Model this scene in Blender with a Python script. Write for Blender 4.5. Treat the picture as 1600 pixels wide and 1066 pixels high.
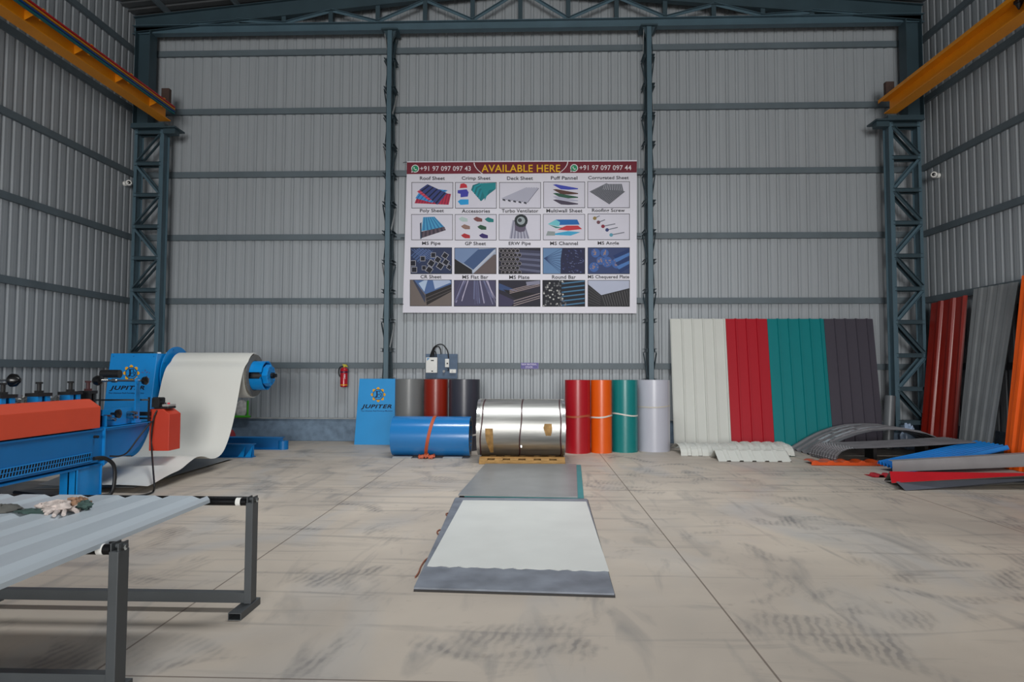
import bpy, math, random
from mathutils import Vector, Matrix
random.seed(7)
for o in list(bpy.data.objects): bpy.data.objects.remove(o)
SC = bpy.context.scene
COL = SC.collection
# ------------------------------------------------------------------ camera
FPX = 1000.0; CAMH = 1.48
YAW, PITCH, ROLL = math.radians(1.9362), math.radians(2.637), math.radians(-0.1605)
cy_, sy_ = math.cos(YAW), math.sin(YAW); cp_, sp_ = math.cos(PITCH), math.sin(PITCH); cr_, sr_ = math.cos(ROLL), math.sin(ROLL)
RZ = Matrix(((cy_, sy_, 0), (-sy_, cy_, 0), (0, 0, 1)))
RX = Matrix(((1, 0, 0), (0, cp_, sp_), (0, -sp_, cp_)))
RR = Matrix(((cr_, 0, -sr_), (0, 1, 0), (sr_, 0, cr_)))
MC = RR @ RX @ RZ                       # rows: right, forward, up
ORG = Vector((0, 0, CAMH))
cam = bpy.data.cameras.new('camera'); camo = bpy.data.objects.new('camera', cam); COL.objects.link(camo)
cam.sensor_width = 36.0; cam.lens = 36.0 * FPX / 1600.0; cam.clip_start = 0.05; cam.clip_end = 200
rt, fw, up = MC[0], MC[1], MC[2]
camo.matrix_world = Matrix(((rt[0], up[0], -fw[0], 0), (rt[1], up[1], -fw[1], 0), (rt[2], up[2], -fw[2], CAMH), (0, 0, 0, 1)))
SC.camera = camo
def ray(x, y): return MC.transposed() @ Vector(((x - 800) / FPX, 1, -(y - 533) / FPX))
def F(x, y, z=0.0): d = ray(x, y); return ORG + d * ((z - CAMH) / d.z)      # measured point at height z
def W(x, y, Y): d = ray(x, y); return ORG + d * (Y / d.y)                   # measured point at depth Y
def YX(px, X, py=600): d = ray(px, py); return X * d.y / d.x           # depth at which lateral X is seen in column px
# ------------------------------------------------------------------ world, light, exposure
SC.view_settings.view_transform = 'Standard'; SC.view_settings.look = 'None'
SC.view_settings.gamma = 1.0; SC.view_settings.use_curve_mapping = False
SC.view_settings.exposure = 0.0
w = bpy.data.worlds.new('overcast'); SC.world = w; w.use_nodes = True
w.node_tree.nodes['Background'].inputs[0].default_value = (0.80, 0.88, 1.0, 1)
w.node_tree.nodes['Background'].inputs[1].default_value = 0.6
def area(name, loc, rot, sx, sy, power, col):
    l = bpy.data.lights.new(name, 'AREA'); l.shape = 'RECTANGLE'; l.size = sx; l.size_y = sy; l.energy = power; l.color = col
    o = bpy.data.objects.new(name, l); COL.objects.link(o); o.location = loc; o.rotation_euler = rot; return o
# daylight through the open gable door behind the camera, and added unseen overhead lamps brightening the floor
area('door_daylight', (0.4, -15.6, 3.4), (math.radians(90), 0, 0), 8.0, 6.2, 2950, (1.0, 0.985, 0.96))
for nm, y, wd, pw in (('overhead_fill_a', 7.8, 5.4, 320), ('overhead_fill_b', 0.5, 7.0, 30)):
    lo = area(nm, (-0.3, y, 9.45), (0, 0, 0), wd, 1.2, pw, (0.96, 0.985, 1.0)); lo.data.spread = math.radians(118)

# ------------------------------------------------------------------ materials
MATS = {}
def lin(c): return tuple((x / 12.92 if x <= 0.04045 else ((x + 0.055) / 1.055) ** 2.4) for x in c)
def mat(name, rgb, rough=0.5, metal=0.0, var=0.08, scale=3.0, bump=0.0, spec=0.5, coat=0.0, stretch=None):
    """rgb in 0-255 sRGB"""
    if name in MATS: return MATS[name]
    m = bpy.data.materials.new(name); m.use_nodes = True; nt = m.node_tree; b = nt.nodes['Principled BSDF']
    c = lin([v / 255 for v in rgb])
    b.inputs['Roughness'].default_value = rough; b.inputs['Metallic'].default_value = metal
    b.inputs['Specular IOR Level'].default_value = spec
    if coat: b.inputs['Coat Weight'].default_value = coat; b.inputs['Coat Roughness'].default_value = 0.15
    tc = nt.nodes.new('ShaderNodeTexCoord'); n = nt.nodes.new('ShaderNodeTexNoise'); n.inputs['Scale'].default_value = scale; n.inputs['Detail'].default_value = 6
    mp = nt.nodes.new('ShaderNodeMapping'); nt.links.new(tc.outputs['Object'], mp.inputs[0]); nt.links.new(mp.outputs[0], n.inputs[0])
    if stretch: mp.inputs['Scale'].default_value = stretch
    r = nt.nodes.new('ShaderNodeValToRGB'); nt.links.new(n.outputs[0], r.inputs[0])
    r.color_ramp.elements[0].position = 0.3; r.color_ramp.elements[1].position = 0.7
    r.color_ramp.elements[0].color = (*[x * (1 - var) for x in c], 1); r.color_ramp.elements[1].color = (*[min(1, x * (1 + var)) for x in c], 1)
    nt.links.new(r.outputs[0], b.inputs['Base Color'])
    if bump:
        bp = nt.nodes.new('ShaderNodeBump'); bp.inputs['Strength'].default_value = bump; bp.inputs['Distance'].default_value = 0.01
        nt.links.new(n.outputs[0], bp.inputs['Height']); nt.links.new(bp.outputs[0], b.inputs['Normal'])
    MATS[name] = m; return m
def flat(rgb, rough=0.55):
    return mat('print_%02x%02x%02x' % tuple(int(v) for v in rgb), rgb, rough, var=0.02, spec=0.3)

M_WALL = mat('galvalume_wall', (158, 164, 169), 0.48, 0.15, 0.05, 0.8, stretch=(8, 8, 0.4))
M_ROOF = mat('galvalume_roof', (92, 96, 99), 0.5, 0.3, 0.08, 1.0)
M_STEEL = mat('blue_grey_steel_paint', (74, 98, 110), 0.42, 0.0, 0.10, 2.0)
M_STEELD = mat('dark_teal_steel_paint', (48, 68, 77), 0.5, 0.0, 0.12, 2.0)
M_GIRT = mat('girt_paint', (92, 104, 111), 0.5, 0.0, 0.10, 2.0)
M_PLINTH = mat('plinth_paint', (112, 132, 152), 0.8, 0.0, 0.22, 7.0, 0.5)
M_LEDGE = mat('plinth_ledge', (150, 154, 156), 0.8, 0.0, 0.15, 6.0, 0.2)
M_CRANE = mat('crane_yellow', (222, 140, 10), 0.45, 0.0, 0.08, 2.0)
M_BROWN = mat('buffer_brown', (74, 56, 50), 0.8)
M_BLACK = mat('black_rubber', (22, 22, 24), 0.5)
M_BLACKG = mat('black_gloss', (16, 16, 18), 0.25)
M_CHROME = mat('chrome_steel', (190, 190, 188), 0.22, 1.0)
M_STAND = mat('stand_dark_grey', (66, 70, 73), 0.5, 0.0, 0.10, 3.0)
M_SHEETW = mat('run_out_sheet_grey_white', (186, 196, 204), 0.38, 0.0, 0.04, 1.5, stretch=(6, .3, 1))
M_BLUE = mat('machine_blue', (0, 130, 204), 0.38, 0.0, 0.07, 2.0, coat=0.2)
M_BLUED = mat('machine_blue_beam', (0, 106, 172), 0.42, 0.0, 0.10, 2.0)
M_ORANGE = mat('machine_orange', (208, 72, 42), 0.5, 0.0, 0.05, 2.0)
M_OFFW = mat('offwhite_coil_sheet', (214, 214, 208), 0.35, 0.0, 0.02, 1.0)
M_COILEND = mat('coil_end_layers', (120, 118, 112), 0.6, 0.3, 0.3, 60)
M_WHITE = mat('white_plastic', (228, 228, 224), 0.45)
M_WOOD = mat('pallet_wood', (176, 138, 84), 0.8, 0.0, 0.25, 8, 0.3, stretch=(1, 6, 6))
M_BANNER = mat('banner_vinyl', (214, 212, 222), 0.42, 0.0, 0.02, 2.0)

def floor_mat():
    m = bpy.data.materials.new('concrete_floor'); m.use_nodes = True; nt = m.node_tree; N = nt.nodes; L = nt.links; b = N['Principled BSDF']
    geo = N.new('ShaderNodeNewGeometry')
    def noise(scale, det, st=(1, 1, 1), rot=0, dist=0.0, off=(0, 0, 0)):
        mp = N.new('ShaderNodeMapping'); mp.inputs['Scale'].default_value = st; mp.inputs['Rotation'].default_value = (0, 0, rot); mp.inputs['Location'].default_value = off
        L.new(geo.outputs['Position'], mp.inputs[0])
        n = N.new('ShaderNodeTexNoise'); n.inputs['Scale'].default_value = scale; n.inputs['Detail'].default_value = det; n.inputs['Distortion'].default_value = dist
        L.new(mp.outputs[0], n.inputs[0]); return n.outputs[0]
    def ramp(inp, p0, p1, c0=(0, 0, 0, 1), c1=(1, 1, 1, 1)):
        r = N.new('ShaderNodeValToRGB'); r.color_ramp.elements[0].position = p0; r.color_ramp.elements[1].position = p1
        r.color_ramp.elements[0].color = c0; r.color_ramp.elements[1].color = c1; L.new(inp, r.inputs[0]); return r.outputs[0]
    def mix(f, a, bcol, mode='MIX'):
        x = N.new('ShaderNodeMixRGB'); x.blend_type = mode
        if isinstance(f, float): x.inputs[0].default_value = f
        else: L.new(f, x.inputs[0])
        for i, v in ((1, a), (2, bcol)):
            if isinstance(v, tuple): x.inputs[i].default_value = v
            else: L.new(v, x.inputs[i])
        return x.outputs[0]
    def math_(op, a, b_=None):
        x = N.new('ShaderNodeMath'); x.operation = op
        for i, v in ((0, a), (1, b_)):
            if v is None: continue
            if isinstance(v, (float, int)): x.inputs[i].default_value = v
            else: L.new(v, x.inputs[i])
        return x.outputs[0]
    base = ramp(noise(0.55, 8, dist=0.6), 0.3, 0.7, (*lin((.675, .635, .59)), 1), (*lin((.79, .742, .682)), 1))
    cool = ramp(noise(0.9, 6, (1, .45, 1), 0.3, 1.2), 0.5, 0.72)
    base = mix(math_('MULTIPLY', cool, 0.6), base, (*lin((.66, .665, .67)), 1))
    # arcs and wiped streaks
    st1 = ramp(noise(1.3, 7, (.28, 2.6, 1), 0.35, 2.2), 0.56, 0.74)
    base = mix(math_('MULTIPLY', st1, 0.62), base, (*lin((.50, .485, .47)), 1))
    st2 = ramp(noise(1.1, 7, (2.4, .5, 1), -0.5, 2.0, (5, 3, 0)), 0.57, 0.75)
    base = mix(math_('MULTIPLY', st2, 0.55), base, (*lin((.48, .475, .47)), 1))
    # tyre prints: fine tread bars masked into patches
    wv = N.new('ShaderNodeTexWave'); wv.inputs['Scale'].default_value = 5.5; wv.inputs['Distortion'].default_value = 5.0; wv.inputs['Detail'].default_value = 4; wv.inputs['Detail Scale'].default_value = 1.6
    mp = N.new('ShaderNodeMapping'); mp.inputs['Rotation'].default_value = (0, 0, 0.25); L.new(geo.outputs['Position'], mp.inputs[0]); L.new(mp.outputs[0], wv.inputs[0])
    patch = ramp(noise(1.35, 5, (1.1, 1.0, 1), 0.1, 1.0, (2, 7, 0)), 0.55, 0.70)
    tread = math_('MULTIPLY', patch, math_('ADD', math_('MULTIPLY', ramp(wv.outputs[0], 0.25, 0.85), 0.55), 0.4))
    base = mix(math_('MULTIPLY', tread, 0.62), base, (*lin((.34, .345, .36)), 1))
    spots = ramp(noise(9, 4), 0.66, 0.8)
    base = mix(math_('MULTIPLY', spots, 0.35), base, (*lin((.42, .36, .30)), 1))
    # saw-cut joints
    sep = N.new('ShaderNodeSeparateXYZ'); L.new(geo.outputs['Position'], sep.inputs[0])
    def joint(o, off, per, wd):
        t = math_('ADD', math_('MULTIPLY', math_('SUBTRACT', o, off), 1.0 / per), 100.5)
        fr = math_('ABSOLUTE', math_('SUBTRACT', math_('FRACT', t), 0.5))
        return math_('LESS_THAN', fr, wd / per)
    j = math_('MAXIMUM', joint(sep.outputs[0], 1.18, 3.33, 0.006), joint(sep.outputs[1], 3.1, 4.95, 0.006))
    base = mix(math_('MULTIPLY', j, 0.75), base, (*lin((.36, .30, .26)), 1))
    L.new(base, b.inputs['Base Color'])
    rr = ramp(noise(2.0, 5), 0.3, 0.7, (.42, .42, .42, 1), (.62, .62, .62, 1)); L.new(rr, b.inputs['Roughness'])
    bp = N.new('ShaderNodeBump'); bp.inputs['Strength'].default_value = 0.08; L.new(noise(30, 4), bp.inputs['Height']); L.new(bp.outputs[0], b.inputs['Normal'])
    return m
M_FLOOR = floor_mat()

# ------------------------------------------------------------------ mesh builder
def V(*a): return Vector(a)
def rootloc(p):
    while p is not None and p.parent is not None: p = p.parent
    return p.location.copy() if p is not None else Vector((0, 0, 0))
class MB:
    def __init__(s): s.v = []; s.f = []; s.m = []; s.cur = 0
    def add(s, vs, fs):
        b = len(s.v); s.v += [Vector(x) for x in vs]
        for f in fs: s.f.append([b + i for i in f]); s.m.append(s.cur)
        return s
    def poly(s, pts): return s.add(pts, [list(range(len(pts)))])
    def box(s, a, b):
        x0, x1 = sorted((a[0], b[0])); y0, y1 = sorted((a[1], b[1])); z0, z1 = sorted((a[2], b[2]))
        vs = [(x, y, z) for z in (z0, z1) for (x, y) in ((x0, y0), (x1, y0), (x1, y1), (x0, y1))]
        return s.add(vs, [[3, 2, 1, 0], [4, 5, 6, 7], [0, 1, 5, 4], [1, 2, 6, 5], [2, 3, 7, 6], [3, 0, 4, 7]])
    def loft(s, A, B, caps=True):      # two equal rings
        n = len(A); fs = [[i, (i + 1) % n, n + (i + 1) % n, n + i] for i in range(n)]
        if caps: fs += [list(range(n))[::-1], list(range(n, 2 * n))]
        return s.add(list(A) + list(B), fs)
    def bar(s, p, q, wd, ht, upv=(0, 0, 1)):   # rectangular bar between two points
        p, q = Vector(p), Vector(q); d = (q - p).normalized(); u = Vector(upv)
        if abs(d.dot(u)) > .98: u = Vector((0, 1, 0))
        sd = d.cross(u).normalized(); u = sd.cross(d)
        off = [(-wd / 2, -ht / 2), (wd / 2, -ht / 2), (wd / 2, ht / 2), (-wd / 2, ht / 2)]
        return s.loft([p + sd * a + u * b for a, b in off], [q + sd * a + u * b for a, b in off])
    def section(s, p, q, prof, upv=(0, 0, 1)):   # extrude a 2D profile (side, up) from p to q
        p, q = Vector(p), Vector(q); d = (q - p).normalized(); u = Vector(upv); sd = d.cross(u).normalized(); u = sd.cross(d)
        return s.loft([p + sd * a + u * b for a, b in prof], [q + sd * a + u * b for a, b in prof])
    def cyl(s, p, q, r, n=24, r2=None, caps=True):
        p, q = Vector(p), Vector(q); d = (q - p).normalized(); u = Vector((0, 0, 1)) if abs(d.z) < .9 else Vector((0, 1, 0))
        a = d.cross(u).normalized(); b = a.cross(d); r2 = r if r2 is None else r2
        c = [(math.cos(2 * math.pi * i / n), math.sin(2 * math.pi * i / n)) for i in range(n)]
        return s.loft([p + (a * x + b * y) * r for x, y in c], [q + (a * x + b * y) * r2 for x, y in c], caps)
    def rings(s, p, d, prof, n=32, close=False):   # lathe: prof = list of (along, radius)
        p, d = Vector(p), Vector(d).normalized(); u = Vector((0, 0, 1)) if abs(d.z) < .9 else Vector((0, 1, 0))
        a = d.cross(u).normalized(); b = a.cross(d); vs = []; fs = []
        for (t, r) in prof:
            for i in range(n):
                an = 2 * math.pi * i / n; vs.append(p + d * t + (a * math.cos(an) + b * math.sin(an)) * r)
        k = len(prof)
        for j in range(k - 1 if not close else k):
            j2 = (j + 1) % k
            for i in range(n): fs.append([j * n + i, j * n + (i + 1) % n, j2 * n + (i + 1) % n, j2 * n + i])
        return s.add(vs, fs)
    def tube(s, pts, r, n=8, sub=6):
        P = [Vector(p) for p in pts]; Q = []
        if len(P) > 2 and sub > 1:
            for i in range(len(P) - 1):
                p0 = P[max(0, i - 1)]; p1 = P[i]; p2 = P[i + 1]; p3 = P[min(len(P) - 1, i + 2)]
                for k in range(sub):
                    t = k / sub; Q.append(0.5 * ((2 * p1) + (p2 - p0) * t + (2 * p0 - 5 * p1 + 4 * p2 - p3) * t * t + (3 * p1 - p0 - 3 * p2 + p3) * t ** 3))
            Q.append(P[-1])
        else: Q = P
        vs = []; fs = []; a = None
        for i, p in enumerate(Q):
            d = (Q[min(i + 1, len(Q) - 1)] - Q[max(i - 1, 0)]).normalized()
            if a is None: a = d.cross(Vector((0, 0, 1)) if abs(d.z) < .9 else Vector((0, 1, 0))).normalized()
            a = (a - d * a.dot(d)).normalized(); b = d.cross(a)
            for k in range(n): an = 2 * math.pi * k / n; vs.append(p + (a * math.cos(an) + b * math.sin(an)) * r)
        for i in range(len(Q) - 1):
            for k in range(n): fs.append([i * n + k, i * n + (k + 1) % n, (i + 1) * n + (k + 1) % n, (i + 1) * n + k])
        fs.append(list(range(n))[::-1]); fs.append([(len(Q) - 1) * n + k for k in range(n)])
        return s.add(vs, fs)
    def grid(s, G, t=0.0, flip=False):      # G rows of points; t = shell thickness (closed shell)
        R, C = len(G), len(G[0]); G = [[Vector(p) for p in r] for r in G]
        if not t:
            return s.add([p for r in G for p in r], [[i * C + j, i * C + j + 1, (i + 1) * C + j + 1, (i + 1) * C + j] for i in range(R - 1) for j in range(C - 1)])
        B = []
        for i in range(R):
            row = []
            for j in range(C):
                du = G[i][min(j + 1, C - 1)] - G[i][max(j - 1, 0)]; dv = G[min(i + 1, R - 1)][j] - G[max(i - 1, 0)][j]
                n = du.cross(dv); n = n.normalized() if n.length > 1e-9 else Vector((0, 0, 1))
                row.append(G[i][j] - n * t)
            B.append(row)
        vs = [p for r in G for p in r] + [p for r in B for p in r]; o = R * C; fs = []
        for i in range(R - 1):
            for j in range(C - 1):
                a, b, c, d = i * C + j, i * C + j + 1, (i + 1) * C + j + 1, (i + 1) * C + j
                fs += [[a, b, c, d], [o + d, o + c, o + b, o + a]]
        for j in range(C - 1):
            fs += [[j + 1, j, o + j, o + j + 1], [(R - 1) * C + j, (R - 1) * C + j + 1, o + (R - 1) * C + j + 1, o + (R - 1) * C + j]]
        for i in range(R - 1):
            fs += [[i * C, (i + 1) * C, o + (i + 1) * C, o + i * C], [(i + 1) * C + C - 1, i * C + C - 1, o + i * C + C - 1, o + (i + 1) * C + C - 1]]
        return s.add(vs, fs)
    def build(s, name, mats, parent=None, smooth=False, bevel=0.0, label=None):
        if not isinstance(mats, (list, tuple)): mats = [mats]
        off = rootloc(parent)
        me = bpy.data.meshes.new(name); me.from_pydata([tuple(v - off) for v in s.v], [], s.f); me.update()
        for m in mats: me.materials.append(m)
        for p, mi in zip(me.polygons, s.m): p.material_index = mi; p.use_smooth = bool(smooth)
        if smooth:
            try: me.set_sharp_from_angle(angle=math.radians(smooth if smooth > 1 else 35))
            except Exception: pass
        o = bpy.data.objects.new(name, me); COL.objects.link(o)
        if parent is not None: o.parent = parent
        if bevel:
            bm_ = o.modifiers.new('bevel', 'BEVEL'); bm_.width = bevel; bm_.segments = 2; bm_.limit_method = 'ANGLE'; bm_.angle_limit = math.radians(40)
        if label: o['label'] = label
        return o
def thing(name, label, cat, loc, group=None):
    o = bpy.data.objects.new(name, None); COL.objects.link(o); o.location = loc; o.empty_display_size = .2
    o['label'] = label; o['category'] = cat
    if group: o['group'] = group
    return o
def tag(o, label, cat, group=None):
    o['label'] = label; o['category'] = cat
    if group: o['group'] = group
    return o
def struct(o): o['kind'] = 'structure'; return o
def bil(A, B, C, D, u, v):   # A bl, B br, C tr, D tl
    A, B, C, D = map(Vector, (A, B, C, D)); return (A * (1 - u) + B * u) * (1 - v) + (D * (1 - u) + C * u) * v
def rib_profile(width, pitch, crest, slope, h, start=0.0, mini=0.0):
    """(s, d) points across a sheet; raised crests of height h"""
    pts = []; x = start
    while x < width:
        seq = [(x, 0)]
        flat_w = pitch - crest - 2 * slope
        if mini: seq += [(x + flat_w * .3, 0), (x + flat_w * .36, mini), (x + flat_w * .42, 0), (x + flat_w * .6, 0), (x + flat_w * .66, mini), (x + flat_w * .72, 0)]
        seq += [(x + flat_w, 0), (x + flat_w + slope, h), (x + flat_w + slope + crest, h)]
        pts += seq; x += pitch
    pts.append((x, 0)); out = [p for p in pts if 0 <= p[0] <= width]
    if out[-1][0] < width: out.append((width, 0))
    if out[0][0] > 0: out = [(0, 0)] + out
    return out
def ribbed(mb, A, B, C, D, prof, t=0.0015, rows=1, sag=0.0):
    """ribs run from AB to DC; profile measured along AB; relief along the face normal (towards AB x AD)"""
    A, B, C, D = map(Vector, (A, B, C, D)); wd = prof[-1][0]; n = (B - A).cross(D - A).normalized()
    G = []
    for i in range(rows + 1):
        v = i / rows
        G.append([bil(A, B, C, D, s_ / wd, v) + n * (d - sag * 4 * v * (1 - v)) for s_, d in prof])
    return mb.grid(G, t)
# text -> 2D mesh
def text2d(txt, bold=0.0, shear=0.0, res=3):
    bold = min(bold, .03)
    cu = bpy.data.curves.new('t', 'FONT'); cu.body = txt; cu.size = 1.0; cu.offset = bold; cu.shear = shear; cu.resolution_u = res; cu.fill_mode = 'BOTH'; cu.space_character = 1.12 if shear else 1.04
    o = bpy.data.objects.new('t', cu); COL.objects.link(o)
    bpy.context.view_layer.update()
    dg = bpy.context.evaluated_depsgraph_get(); me = bpy.data.meshes.new_from_object(o.evaluated_get(dg))
    vs = [(v.co.x, v.co.y) for v in me.vertices]; fs = [list(p.vertices) for p in me.polygons]
    bpy.data.objects.remove(o); bpy.data.curves.remove(cu); bpy.data.meshes.remove(me)
    x0 = min(v[0] for v in vs); x1 = max(v[0] for v in vs); y0 = min(v[1] for v in vs); y1 = max(v[1] for v in vs)
    return [((x - x0) / (x1 - x0), (y - y0) / (y1 - y0)) for x, y in vs], fs
def put_text(mb, txt, fn, x0, y0, x1, y1, bold=0.0, shear=0.0):
    """fn(x, y) -> 3D; text fills the box x0..x1, y0 (bottom)..y1 (top)"""
    vs, fs = text2d(txt, bold, shear)
    return mb.add([fn(x0 + (x1 - x0) * u, y0 + (y1 - y0) * v) for u, v in vs], fs)

# ================================================================== SETTING
XL, XR, YB, YR = -8.58, 8.01, 13.32, -16.0
XM = (XL + XR) / 2; EZ = 9.07; RZD = 9.83
def roofz(x): return EZ + (RZD - EZ) * (1 - abs(x - XM) / (XR - XM))
struct(MB().box((XL - .3, YR - 6, -.2), (XR + .3, YB + .3, 0)).build('floor', M_FLOOR))
PITCH_W = 0.2045
def wall_grid(fx, L, zt):
    prof = []; x = 0.0
    while x < L:
        prof += [(x, 0), (x + .030, 0), (x + .056, 0), (x + .060, .002), (x + .066, 0), (x + .118, 0), (x + .142, -.022), (x + .176, -.022), (x + .200, 0)]
        x += PITCH_W
    prof = [p for p in prof if p[0] <= L] + [(L, 0)]
    return [[fx(s_, d, 0.45) for s_, d in prof], [fx(s_, d, zt(s_)) for s_, d in prof]]
g = wall_grid(lambda s_, d, z: V(XL + s_, YB - d, z), XR - XL, lambda s_: roofz(XL + s_))
struct(MB().grid(g).build('wall_back', M_WALL))
g = wall_grid(lambda s_, d, z: V(XL + d, YB - s_, z), YB - YR, lambda s_: EZ)
struct(MB().grid(g).build('wall_left', M_WALL))
g = wall_grid(lambda s_, d, z: V(XR - d, YB - s_, z), YB - YR, lambda s_: EZ)
struct(MB().grid(g).build('wall_right', M_WALL))
mb = MB()
mb.box((XL, YR - .1, 0), (-3.6, YR, EZ)); mb.box((4.8, YR - .1, 0), (XR, YR, EZ)); mb.box((-3.6, YR - .1, 7.1), (4.8, YR, EZ))
mb.poly([V(XL, YR, EZ), V(XR, YR, EZ), V(XM, YR, RZD)])
struct(mb.build('wall_rear', M_WALL))
mb = MB()
for (xa, xb) in ((XL - .1, XM), (XM, XR + .1)):
    prof = rib_profile(YB - YR, .25, .04, .03, .03); G = []
    for x in (xa, xb): G.append([V(x, YB - s_, roofz(x) + d) for s_, d in prof])
    mb.grid(G, .004)
struct(mb.build('ceiling', M_ROOF))
# plinth walls
struct(MB().box((XL, YB - .06, 0), (XR, YB + .12, .46)).build('baseboard_back', M_PLINTH, bevel=.01))
struct(MB().box((XL - .12, YR, 0), (XL + .06, YB - .07, .46)).build('baseboard_left', M_PLINTH, bevel=.01))
struct(MB().box((XR - .06, YR, 0), (XR + .12, YB - .07, .46)).build('baseboard_right', M_PLINTH, bevel=.01))
tn = 1
struct(MB().box((XL, YB - .09, .46), (XR, YB - .005, .485)).build('trim_1', M_LEDGE)); tn += 1
# girts (cold-rolled channels) on the three walls
GZ = [1.575, 2.93, 4.285, 5.64, 7.01, 8.29]
def channel(mb, p, q, inward):   # C channel, open side down
    p, q = Vector(p), Vector(q); i = Vector(inward)
    for (a0, a1, z0, z1) in ((0, .055, .055, .062), (0.05, .056, -.062, .062), (0, .055, -.062, -.055)):
        A = [p + i * a0 + V(0, 0, z0), p + i * a1 + V(0, 0, z0), p + i * a1 + V(0, 0, z1), p + i * a0 + V(0, 0, z1)]
        mb.loft(A, [v + (q - p) for v in A])
for z in GZ:
    mb = MB(); channel(mb, (XL + .06, YB - .004, z), (XR - .06, YB - .004, z), (0, -1, 0)); struct(mb.build('trim_%d' % tn, M_GIRT)); tn += 1
    mb = MB(); channel(mb, (XL + .004, YR, z), (XL + .004, YB - .06, z), (1, 0, 0)); struct(mb.build('trim_%d' % tn, M_GIRT)); tn += 1
    mb = MB(); channel(mb, (XR - .004, YR, z), (XR - .004, YB - .06, z), (-1, 0, 0)); struct(mb.build('trim_%d' % tn, M_GIRT)); tn += 1
# corner flashings and roof purlins
for x in (XL + .03, XR - .03):
    struct(MB().box((x - .03, YB - .09, .46), (x + .03, YB - .03, EZ)).build('trim_%d' % tn, M_GIRT)); tn += 1
for k in range(-5, 6):
    if k == 0: continue
    x = XM + k * 1.5; z = roofz(x) - .07
    struct(MB().box((x - .025, YR, z - .06), (x + .025, YB - .02, z + .065)).build('trim_%d' % tn, M_GIRT)); tn += 1

# ================================================================== STEEL FRAME
def isec(mb, x, y, z0, z1, wx, wy, t=.012, along='x'):
    """vertical I column, flanges perpendicular to 'along'"""
    if along == 'x':
        mb.box((x - wx / 2, y - wy / 2, z0), (x - wx / 2 + t, y + wy / 2, z1)); mb.box((x + wx / 2 - t, y - wy / 2, z0), (x + wx / 2, y + wy / 2, z1)); mb.box((x - wx / 2 + t, y - t / 2, z0), (x + wx / 2 - t, y + t / 2, z1))
    else:
        mb.box((x - wx / 2, y - wy / 2, z0), (x + wx / 2, y - wy / 2 + t, z1)); mb.box((x - wx / 2, y + wy / 2 - t, z0), (x + wx / 2, y + wy / 2, z1)); mb.box((x - t / 2, y - wy / 2 + t, z0), (x + t / 2, y + wy / 2 - t, z1))
def angle_bar(mb, p, q, a=.055, t=.007, side=1, nrm=(0, -1, 0)):
    p, q = Vector(p), Vector(q); n = Vector(nrm)
    mb.section(p, q, [(-a / 2, 0), (a / 2, 0), (a / 2, t), (-a / 2 + t, t), (-a / 2 + t, a), (-a / 2, a)], upv=n)
def lattice_column(s, label):
    # s = -1 left, +1 right
    xin = -7.655 if s < 0 else 7.07; xout = -8.195 if s < 0 else 7.615
    yf, yb = 12.72, 12.94
    t = thing('lattice_column', label, 'steel column', (xin, yf, 0), 'lattice columns under the crane beams')
    MB().box((min(xin, xout) - .16, yf - .1, 0), (max(xin, xout) + .16, yb + .02, .30)).build('pedestal', M_PLINTH, t, bevel=.01, label='grey concrete pedestal')
    MB().box((min(xin, xout) - .12, yf - .06, .30), (max(xin, xout) + .12, yb, .325)).build('base_plate', M_STEEL, t)
    mb = MB(); isec(mb, xin, (yf + yb) / 2, .325, 6.42, .085, .22, along='y'); mb.build('leg', M_STEEL, t)
    mb = MB(); isec(mb, xout, (yf + yb) / 2, .325, 6.42, .06, .22, along='y'); mb.build('leg', M_STEEL, t)
    zs = [6.36 - .652 * k for k in range(10)] 
    a, b = xout + (.03 if s < 0 else -.03), xin + (-.04 if s < 0 else .04)
    for pl, y in ((0, yf + .006), (1, yb - .05)):
        for k, z in enumerate(zs):
            mb = MB(); z0 = z
            mb.box((min(a, b) - .03, y - .004, z0 - .04), (max(a, b) + .03, y + .003, z0 + .04)); mb.box((min(a, b) - .03, y - .03, z0 + .033), (max(a, b) + .03, y, z0 + .04)); mb.box((min(a, b) - .03, y - .04, z0 - .04), (max(a, b) + .03, y, z0 - .033))
            mb.build('batten', M_STEELD, t)
            if k < len(zs) - 1:
                zt, zb = z - .05, zs[k + 1] + .05
                p, q = ((b, y - .01, zt), (a, y - .01, zb)) if k % 2 == 0 else ((a, y - .01, zt), (b, y - .01, zb))
                mb = MB(); angle_bar(mb, p, q); mb.build('lacing_bar', M_STEEL if (k % 2) else M_STEELD, t)
    mb = MB(); x0, x1 = sorted((xout - s * -.0, xin - s * .17)); 
    mb.box((min(xout, xin - s * .29) - .05, yf - .12, 6.42), (max(xout, xin - s * .29) + .05, yb + .03, 6.45)); mb.box((min(xout, xin) - .08, yf - .06, 6.45), (max(xout, xin) + .08, yb + .1, 6.54))
    mb.box((xin - s * .30, yf - .05, 6.32), (xin - s * .05, yb - .1, 6.42))
    mb.build('cap_plate', M_STEELD, t, label='dark cap plate carrying the crane beam')
    mb = MB(); xu = -8.21 if s < 0 else 7.65
    isec(mb, xu, 12.98, 6.54, 8.60, .32, .26, along='x'); mb.build('upper_shaft', M_STEELD, t, label='plain upper shaft')
    return t
lattice_column(-1, 'blue-grey lattice steel column in the left rear corner of the hall')
lattice_column(1, 'blue-grey lattice steel column in the right rear corner of the hall')
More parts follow.
